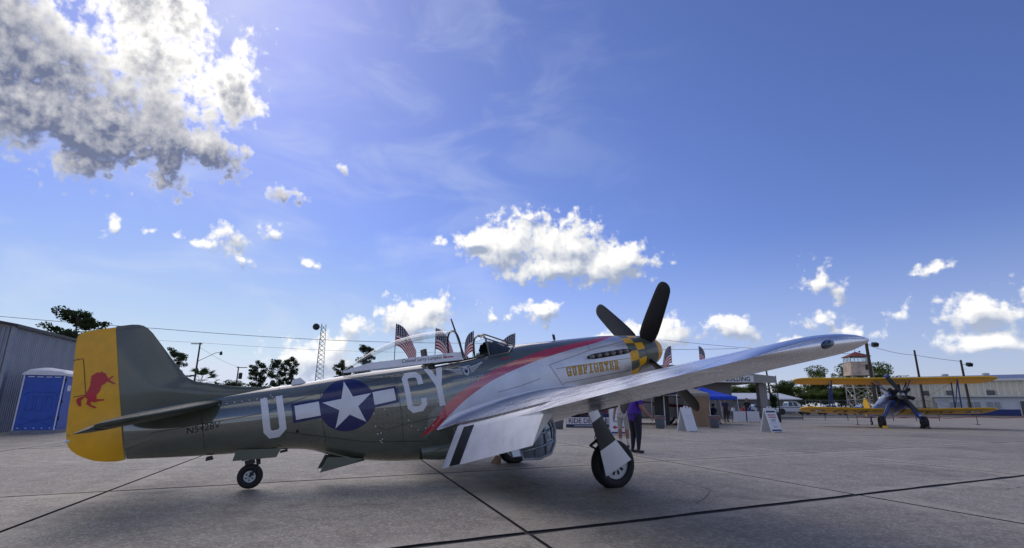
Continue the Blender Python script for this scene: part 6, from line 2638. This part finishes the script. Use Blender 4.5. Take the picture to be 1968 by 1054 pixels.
MATS['carwhite'] = plain('car_white', (.66, .67, .68), .3, var=.03, coat=.5)
MATS['carsilver'] = plain('car_silver', (.45, .47, .5), .3, .5, var=.03, coat=.5)
MATS['carblue'] = plain('car_blue', (.08, .12, .22), .3, .3, var=.05, coat=.5)
TRUCK = [(-2.85, .45), (-2.85, 1.15), (-.9, 1.18), (1.2, 1.15), (2.6, 1.08), (2.85, .9), (2.85, .45)]
car('pickup_truck', 42.3, 80.5, R(-6), 'white crew cab pickup truck parked behind the fence', TRUCK, [(-.95, 1.15), (-.75, 1.86), (.45, 1.88), (1.25, 1.14)], 2.0, MATS['carwhite'], (-1.85, 1.75), .40, 'pickup')
SEDAN = [(-2.3, .35), (-2.35, .9), (-1.3, .98), (1.0, .95), (2.2, .78), (2.3, .35)]
car('parked_sedan', 48.0, 80.0, R(-10), 'white sedan parked right beside the pickup', SEDAN, [(-1.7, .95), (-1.0, 1.42), (.3, 1.42), (1.1, .94)], 1.8, MATS['carwhite'], (-1.4, 1.4), .32, 'car')
car('parked_sedan', 54.6, 82.0, R(-8), 'silver car under the left half of the lower biplane wing', SEDAN, [(-1.7, .95), (-1.0, 1.45), (.3, 1.45), (1.1, .94)], 1.8, MATS['carsilver'], (-1.4, 1.4), .32, 'car')
car('parked_van', 59.5, 82.5, R(-12), 'dark blue vehicle behind the biplane wing struts', TRUCK, [(-2.6, 1.15), (-2.4, 1.9), (.45, 1.9), (1.25, 1.14)], 1.95, MATS['carblue'], (-1.85, 1.75), .38, 'van')
car('parked_sedan', 37.0, 79.5, R(-4), 'pale sedan half hidden by the terminal column', SEDAN, [(-1.7, .95), (-1.0, 1.42), (.3, 1.42), (1.1, .94)], 1.8, MATS['carsilver'], (-1.4, 1.4), .32, 'car')

rope = MB().tube([(23.2 + i * 2.4, 36.0 + i * .45, .55 - .12 * math.sin(math.pi * ((i * .5) % 1))) for i in range(16)], .02, 5).build('caution_rope', MATS['signred'])
tag(rope, 'thin red caution rope strung behind the biplane wheels', 'rope')
for i in range(0, 16, 4):
    st_ = empty('rope_stand', (23.2 + i * 2.4, 36.0 + i * .45, 0), 0, 'slim stand carrying the red caution rope', 'stand', 'stands for the caution rope')
    MB().cyl((0, 0, 0), (0, 0, .58), .02, None, 8).build('shaft', MATS['darkmetal'], st_)
    MB().lathe([(0, .14), (.02, .14), (.04, .03)], (0, 0, 0), (0, 0, 1), 12).build('foot', MATS['darkmetal'], st_)

# ------------------------------------------------------------------ biplane
# frame: X aft, Y to its own right... here Y to the right seen from behind, Z up; wheels on z = 0
BH = R(18.2)                       # tail bearing, from +Y towards +X
BS = 1.07
b_aft = Vector((math.sin(BH), math.cos(BH), 0))
bp = empty('biplane', (22.6, 31.0, 0), 0, 'yellow winged blue biplane trainer with black radial engine facing the apron', 'airplane')
BA = R(11.5)
aft = b_aft * math.cos(BA) - _zz * math.sin(BA)
lat = b_aft.cross(_zz)             # to the right in the picture
upb = lat.cross(aft)
if upb.z < 0:
    upb = -upb
BM = Matrix.Identity(4)
for i in range(3):
    BM[i][0], BM[i][1], BM[i][2] = aft[i] * BS, lat[i] * BS, upb[i] * BS
# wheel axle line at X = .35, wheel centre height .31 m
AXL = Vector((.30, 0, -1.30))
off = Vector((0, 0, .315 * BS)) - (BM.to_3x3() @ AXL)
BM.translation = off


def bpart(o):
    o.parent = bp
    o.matrix_basis = BM
    return o


MATS['wingyellow'] = plain('fabric_yellow', (.80, .46, .012), .5, var=.06, scale=3)
MATS['bipblue'] = plain('trainer_blue', (.018, .06, .24), .32, var=.08, scale=3, coat=.4)
MATS['engine'] = plain('engine_black', (.016, .016, .017), .5, .3, var=.3, scale=14)
MATS['insig'] = plain('wing_print_dark', (.05, .045, .03), .6)


def bwing_ring(y, le, ch, z, th=.10, n=12):
    up, lo = [], []
    for q in range(n + 1):
        x = 1 - math.cos(math.pi / 2 * q / n)
        cam_, t = foil(x, th, .03)
        up.append(Vector((le + x * ch, y, z + ch * (cam_ + t))))
        lo.append(Vector((le + x * ch, y, z + ch * (cam_ - t))))
    return list(reversed(up)) + lo[1:]


def bwing(name, y0, y1, le, ch, z0, dih, tipround, both=True):
    ys = [y0 + (y1 - y0) * i / 14 for i in range(15)]
    rings = []
    sgn = 1 if y1 > y0 else -1
    L = abs(y1)
    for y in ys:
        rings.append(bwing_ring(y, le, ch, z0 + dih * abs(y)))
    for q in range(1, 9):
        a = q / 8 * math.pi / 2
        y = y1 + sgn * tipround * math.sin(a)
        c_ = max(math.cos(a) ** .8, .03)
        base = bwing_ring(y, le, ch, z0 + dih * abs(y))
        cx = le + ch * .45
        zc_ = z0 + dih * abs(y) + .03 * ch
        rings.append([Vector((cx + (p.x - cx) * c_, p.y, zc_ + (p.z - zc_) * (.25 + .75 * c_))) for p in base])
    return rings


ZU, ZL = 1.02, -.58
XU, XL = .05, .62
CH = 1.52
for s in (-1, 1):
    r_ = bwing('upper', 0.0, s * 4.15, XU, CH, ZU, .012, .75)
    bpart(MB().loft(r_).build('upper_wing', MATS['wingyellow'], None, 50))
    r_ = bwing('lower', s * .40, s * 4.0, XL, CH, ZL, .026, .70)
    lw = bpart(MB().loft(r_).build('lower_wing', MATS['wingyellow'], None, 50))

    def und(y, x, z_off=-.006):
        cam_, t = foil(x, .10, .03)
        return Vector((XL + x * CH, y, ZL + .026 * abs(y) + CH * (cam_ - t) + z_off))
    # roundel and letters on the lower surface
    cen = s * 3.75
    disc = [(cen + .38 * math.cos(2 * math.pi * j / 32), .5 + .38 / CH * math.sin(2 * math.pi * j / 32)) for j in range(32)]
    decal('wing_roundel', *polys(disc), lambda y, x: und(y, x), MATS['signnavy'], lw, cut=.08)
    star = []
    for j in range(10):
        r2 = .36 if j % 2 == 0 else .14
        a = math.pi / 2 + j * math.pi / 5
        star.append((cen + r2 * math.cos(a), .5 + r2 / CH * math.sin(a)))
    decal('wing_star', *polys(star), lambda y, x: und(y, x, -.010), MATS['letterwhite'], lw, cut=.08)
    word = 'U.S.' if s < 0 else 'NAVY'
    vs, fs = text_polys(word, .95, 0, .02, 1.25)
    w_ = max(v[0] for v in vs)
    y_a = -2.95 if s < 0 else .85
    decal('wing_lettering', vs, fs, lambda a, b: und(y_a + a * 2.05 / w_, min(max(.24 + b * .78, .02), .98)), MATS['insig'], lw, cut=.1)
    # interplane struts
    for yy in (3.05,):
        for dx in (.28, 1.05):
            MBs = MB().tube([(XL + dx, s * yy, ZL + .026 * yy + .1), (XU + dx + .02, s * (yy - .05), ZU + .0)], .035, 6)
            bpart(MBs.build('interplane_strut', MATS['bipblue']))
        bpart(MB().tube([(XL + 1.05, s * yy, ZL + .2), (XU + .3, s * (yy - .05), ZU)], .025, 6).build('interplane_strut', MATS['bipblue']))
    # cabane struts
    for a_, b_ in (((.10, .42, .28), (.35, .85, ZU)), ((.85, .42, .30), (1.0, .85, ZU)), ((.10, .42, .28), (1.0, .85, ZU))):
        bpart(MB().tube([(a_[0], s * a_[1], a_[2]), (b_[0], s * b_[1], b_[2])], .03, 6).build('cabane_strut', MATS['bipblue']))
    # flying wires
    bpart(MB().tube([(.8, s * .45, ZL + .05), (XU + .5, s * 3.0, ZU)], .008, 4).build('flying_wire', MATS['darkmetal']))
    bpart(MB().tube([(.8, s * .45, .35), (XL + .5, s * 3.0, ZL + .1)], .008, 4).build('landing_wire', MATS['darkmetal']))
    # undercarriage
    leg = [(.25, s * .48, -.42), (.33, s * .78, -.98), (.30, s * .90, -1.22)]
    bpart(MB().tube(leg, [.10, .085, .055], 12).build('gear_leg', MATS['bipblue']))
    bpart(MB().tube([(.30, s * .88, -1.20), (.30, s * .97, AXL.z)], [.04, .035], 8).build('axle', MATS['chrome']))
    wr = empty('wheel_mount')
    wr.parent = bp
    wr.matrix_basis = BM
    wheel(wr, 'main_wheel', (.30, s * .97, AXL.z), .315 / 1.0, .26, .15, 1, MATS['darkmetal'], (0, 1, 0), 0)

# fuselage
secs = [(-.05, .40, .02, .40), (.15, .47, .0, .46), (.5, .50, -.02, .52), (1.0, .47, -.02, .55), (1.7, .44, -.0, .55), (2.3, .40, .02, .50), (3.2, .32, .05, .42), (4.2, .22, .10, .32), (5.2, .12, .14, .24), (5.9, .06, .16, .18)]
rings = []
for X, hw, zc, hh in secs:
    rr = []
    for j in range(28):
        t = 2 * math.pi * j / 28
        c, s_ = math.cos(t), math.sin(t)
        rr.append((X, hw * math.copysign(abs(c) ** .8, c), zc - .06 + hh * math.copysign(abs(s_) ** .85, s_)))
    rings.append(rr)
bpart(MB().loft(rings).build('fuselage', MATS['bipblue'], None, 50))
bpart(MB().lathe([(0, .40), (.04, .43), (.10, .43)], (-.06, 0, -.04), (1, 0, 0), 28).build('cowl_ring', MATS['bipblue']))
for X in (1.35, 2.25):
    ws_ = [(X, .22, .46), (X - .12, .0, .50), (X, -.22, .46)]
    mesh_obj('small_windscreen', [(X, .24, .44), (X - .15, .0, .48), (X, -.24, .44), (X + .08, -.18, .70), (X - .05, 0, .74), (X + .08, .18, .70)], [(0, 1, 4, 5), (1, 2, 3, 4)], MATS['glass']).parent = bp
    bpy.data.objects[-1].matrix_basis = BM if False else bpy.data.objects[-1].matrix_basis
for o in list(bp.children):
    if o.name.startswith('small_windscreen'):
        o.matrix_basis = BM
# radial engine: crankcase, seven cylinders, exhaust
eng = empty('radial_engine')
eng.parent = bp
eng.matrix_basis = BM
EZ = -.02
MB().lathe([(-.52, .03), (-.50, .10), (-.42, .14), (-.36, .20), (-.22, .22), (-.05, .24)], (0, 0, EZ), (1, 0, 0), 22).build('crankcase', plain('crankcase_grey', (.20, .21, .22), .4, .5), eng)
for q in range(7):
    a = math.pi / 2 + q * 2 * math.pi / 7
    d = Vector((0, math.cos(a), math.sin(a)))
    c0 = Vector((-.24, 0, EZ))
    prof_ = [(.18, .085)]
    for f in range(9):
        r0 = .22 + f * .030
        prof_ += [(r0, .098), (r0 + .014, .098), (r0 + .016, .082), (r0 + .028, .082)]
    prof_ += [(.50, .10), (.56, .11), (.60, .09), (.615, .05)]
    MB().lathe(prof_, c0, d, 14).build('cylinder', MATS['engine'], eng, 40)
    MB().box(c0 + d * .59 + Vector((.0, 0, 0)), (.26, .09, .07), Matrix.Rotation(a - math.pi / 2, 3, 'X')).build('rocker_cover', MATS['engine'], eng, None)
    e_ = d.cross(Vector((1, 0, 0)))
    MB().tube([c0 + d * .2 + Vector((-.1, 0, 0)) + e_ * .05, c0 + d * .57 + Vector((-.1, 0, 0)) + e_ * .05], .014, 6).build('pushrod', MATS['darkmetal'], eng)
    MB().tube([c0 + d * .57 + Vector((.08, 0, 0)), c0 + d * .52 + Vector((.2, 0, 0)), c0 + d * .36 + Vector((.26, 0, 0))], .035, 8).build('exhaust_stub', MATS['engine'], eng)
ringp = [Vector((.02, .40 * math.cos(t), EZ + .40 * math.sin(t))) for t in [2 * math.pi * j / 24 for j in range(25)]]
MB().tube(ringp, .045, 8).build('exhaust_ring', MATS['engine'], eng)
# propeller
for sgn in (1, -1):
    pa = R(118)
    er = Vector((0, math.cos(pa), math.sin(pa))) * sgn
    et = Vector((0, -math.sin(pa), math.cos(pa))) * sgn
    rings = []
    for r, w, tw_, th in ((.06, .05, 40, .05), (.2, .06, 36, .045), (.45, .095, 28, .03), (.8, .115, 20, .02), (1.05, .105, 15, .014), (1.2, .08, 13, .010), (1.26, .03, 12, .006)):
        a = R(tw_)
        ch_ = et * math.cos(a) + Vector((1, 0, 0)) * math.sin(a)
        nn = Vector((1, 0, 0)) * math.cos(a) - et * math.sin(a)
        rings.append([Vector((-.58, 0, EZ)) + er * r + ch_ * (w * math.cos(q)) + nn * (th * math.sin(q)) for q in [2 * math.pi * j / 12 for j in range(12)]])
    pb = bpart(MB().loft(rings).build('propeller_blade', MATS['propblack']))
    rings2 = [[p + (p - Vector((-.58, 0, EZ)) - er * (p - Vector((-.58, 0, EZ))).dot(er)) * .06 for p in rr] for rr in rings[4:6]]
    lo_ = [a.lerp(b, .35) for a, b in zip(rings2[0], rings2[1])]
    MB().loft([lo_, rings2[1]]).build('blade_band', MATS['bluetip'] if 'bluetip' in MATS else MATS.setdefault('bluetip', plain('tip_blue', (.05, .12, .5), .4)), pb)
    MB().loft([rings2[1], [p + er * .03 for p in rings2[1]]]).build('blade_tip_band', MATS['signwhite'], pb)
bpart(MB().lathe([(-.12, .02), (-.10, .07), (0, .09), (.08, .10)], (-.58, 0, EZ), (1, 0, 0), 16).build('propeller_hub', plain('hub_steel', (.45, .45, .46), .3, .8)))
# tail
bpart(MB().prism([(5.0, .22), (5.25, .75), (5.6, 1.12), (5.95, 1.18), (6.25, .95), (6.3, .3), (6.05, .0), (5.6, .1)], lambda x, z: (x, .025, z), lambda x, z: (x, -.025, z)).build('fin_and_rudder', MATS['wingyellow'], None, 30))
for s in (-1, 1):
    bpart(MB().prism([(5.0, .05), (5.05, 1.0), (5.3, 1.5), (5.7, 1.55), (6.0, 1.3), (6.05, .1)], lambda x, y: (x, s * y, .26), lambda x, y: (x, s * y, .215)).build('tailplane', MATS['wingyellow'], None, 30))
tg = empty('tail_wheel_mount')
tg.parent = bp
tg.matrix_basis = BM
# tail wheel rests on the ground
inv = BM.inverted()
gnd = inv @ ((BM @ Vector((5.35, 0, 0))) * 1.0)
wl = BM @ Vector((5.35, 0, 0))
tc_ = inv @ Vector((wl.x, wl.y, .13 * BS))
wheel(tg, 'tail_wheel', tc_, .13, .09, .06, 1, MATS['signwhite'], (0, 1, 0), 0)
bpart(MB().tube([tc_, tc_ + Vector((-.05, 0, .15)), Vector((5.2, 0, .0))], [.02, .03, .05], 8).build('tail_leg', MATS['bipblue']))
for i, s in enumerate((-1, 1)):
    ck_pos = bp.location + (BM @ Vector((.30, s * .97, AXL.z)))
    for d in (-1, 1):
        k2 = MB().prism([(d * .33, 0), (d * .45, 0), (d * .33, .13)], lambda x, z: (x, -.12, z), lambda x, z: (x, .12, z)).build('wheel_chock', MATS['wingyellow'] if s < 0 else MATS['wood'], None, None)
        k2.location = (ck_pos.x, ck_pos.y, 0)
        k2.rotation_euler = (0, 0, math.atan2(b_aft.y, b_aft.x))
        tag(k2, ('yellow' if s < 0 else 'brown wooden') + (' chock in front of' if d < 0 else ' chock behind') + (' the biplane wheel nearer its tail' if s < 0 else ' the other biplane wheel'), 'wheel chock')
# chock at the fighter's far wheel
cp_ = fighter.location + (PM @ Vector((2.925, -1.8, -1.435)))
ch = MB().prism([(-.46, 0), (-.34, 0), (-.34, .15)], lambda x, z: (x, -.14, z), lambda x, z: (x, .14, z)).build('wheel_chock', MATS['tan'], None, None)
ch.location = (cp_.x, cp_.y, 0)
ch.rotation_euler = (0, 0, PSI)
tag(ch, 'tan wedge chock behind the far main wheel of the fighter', 'wheel chock')
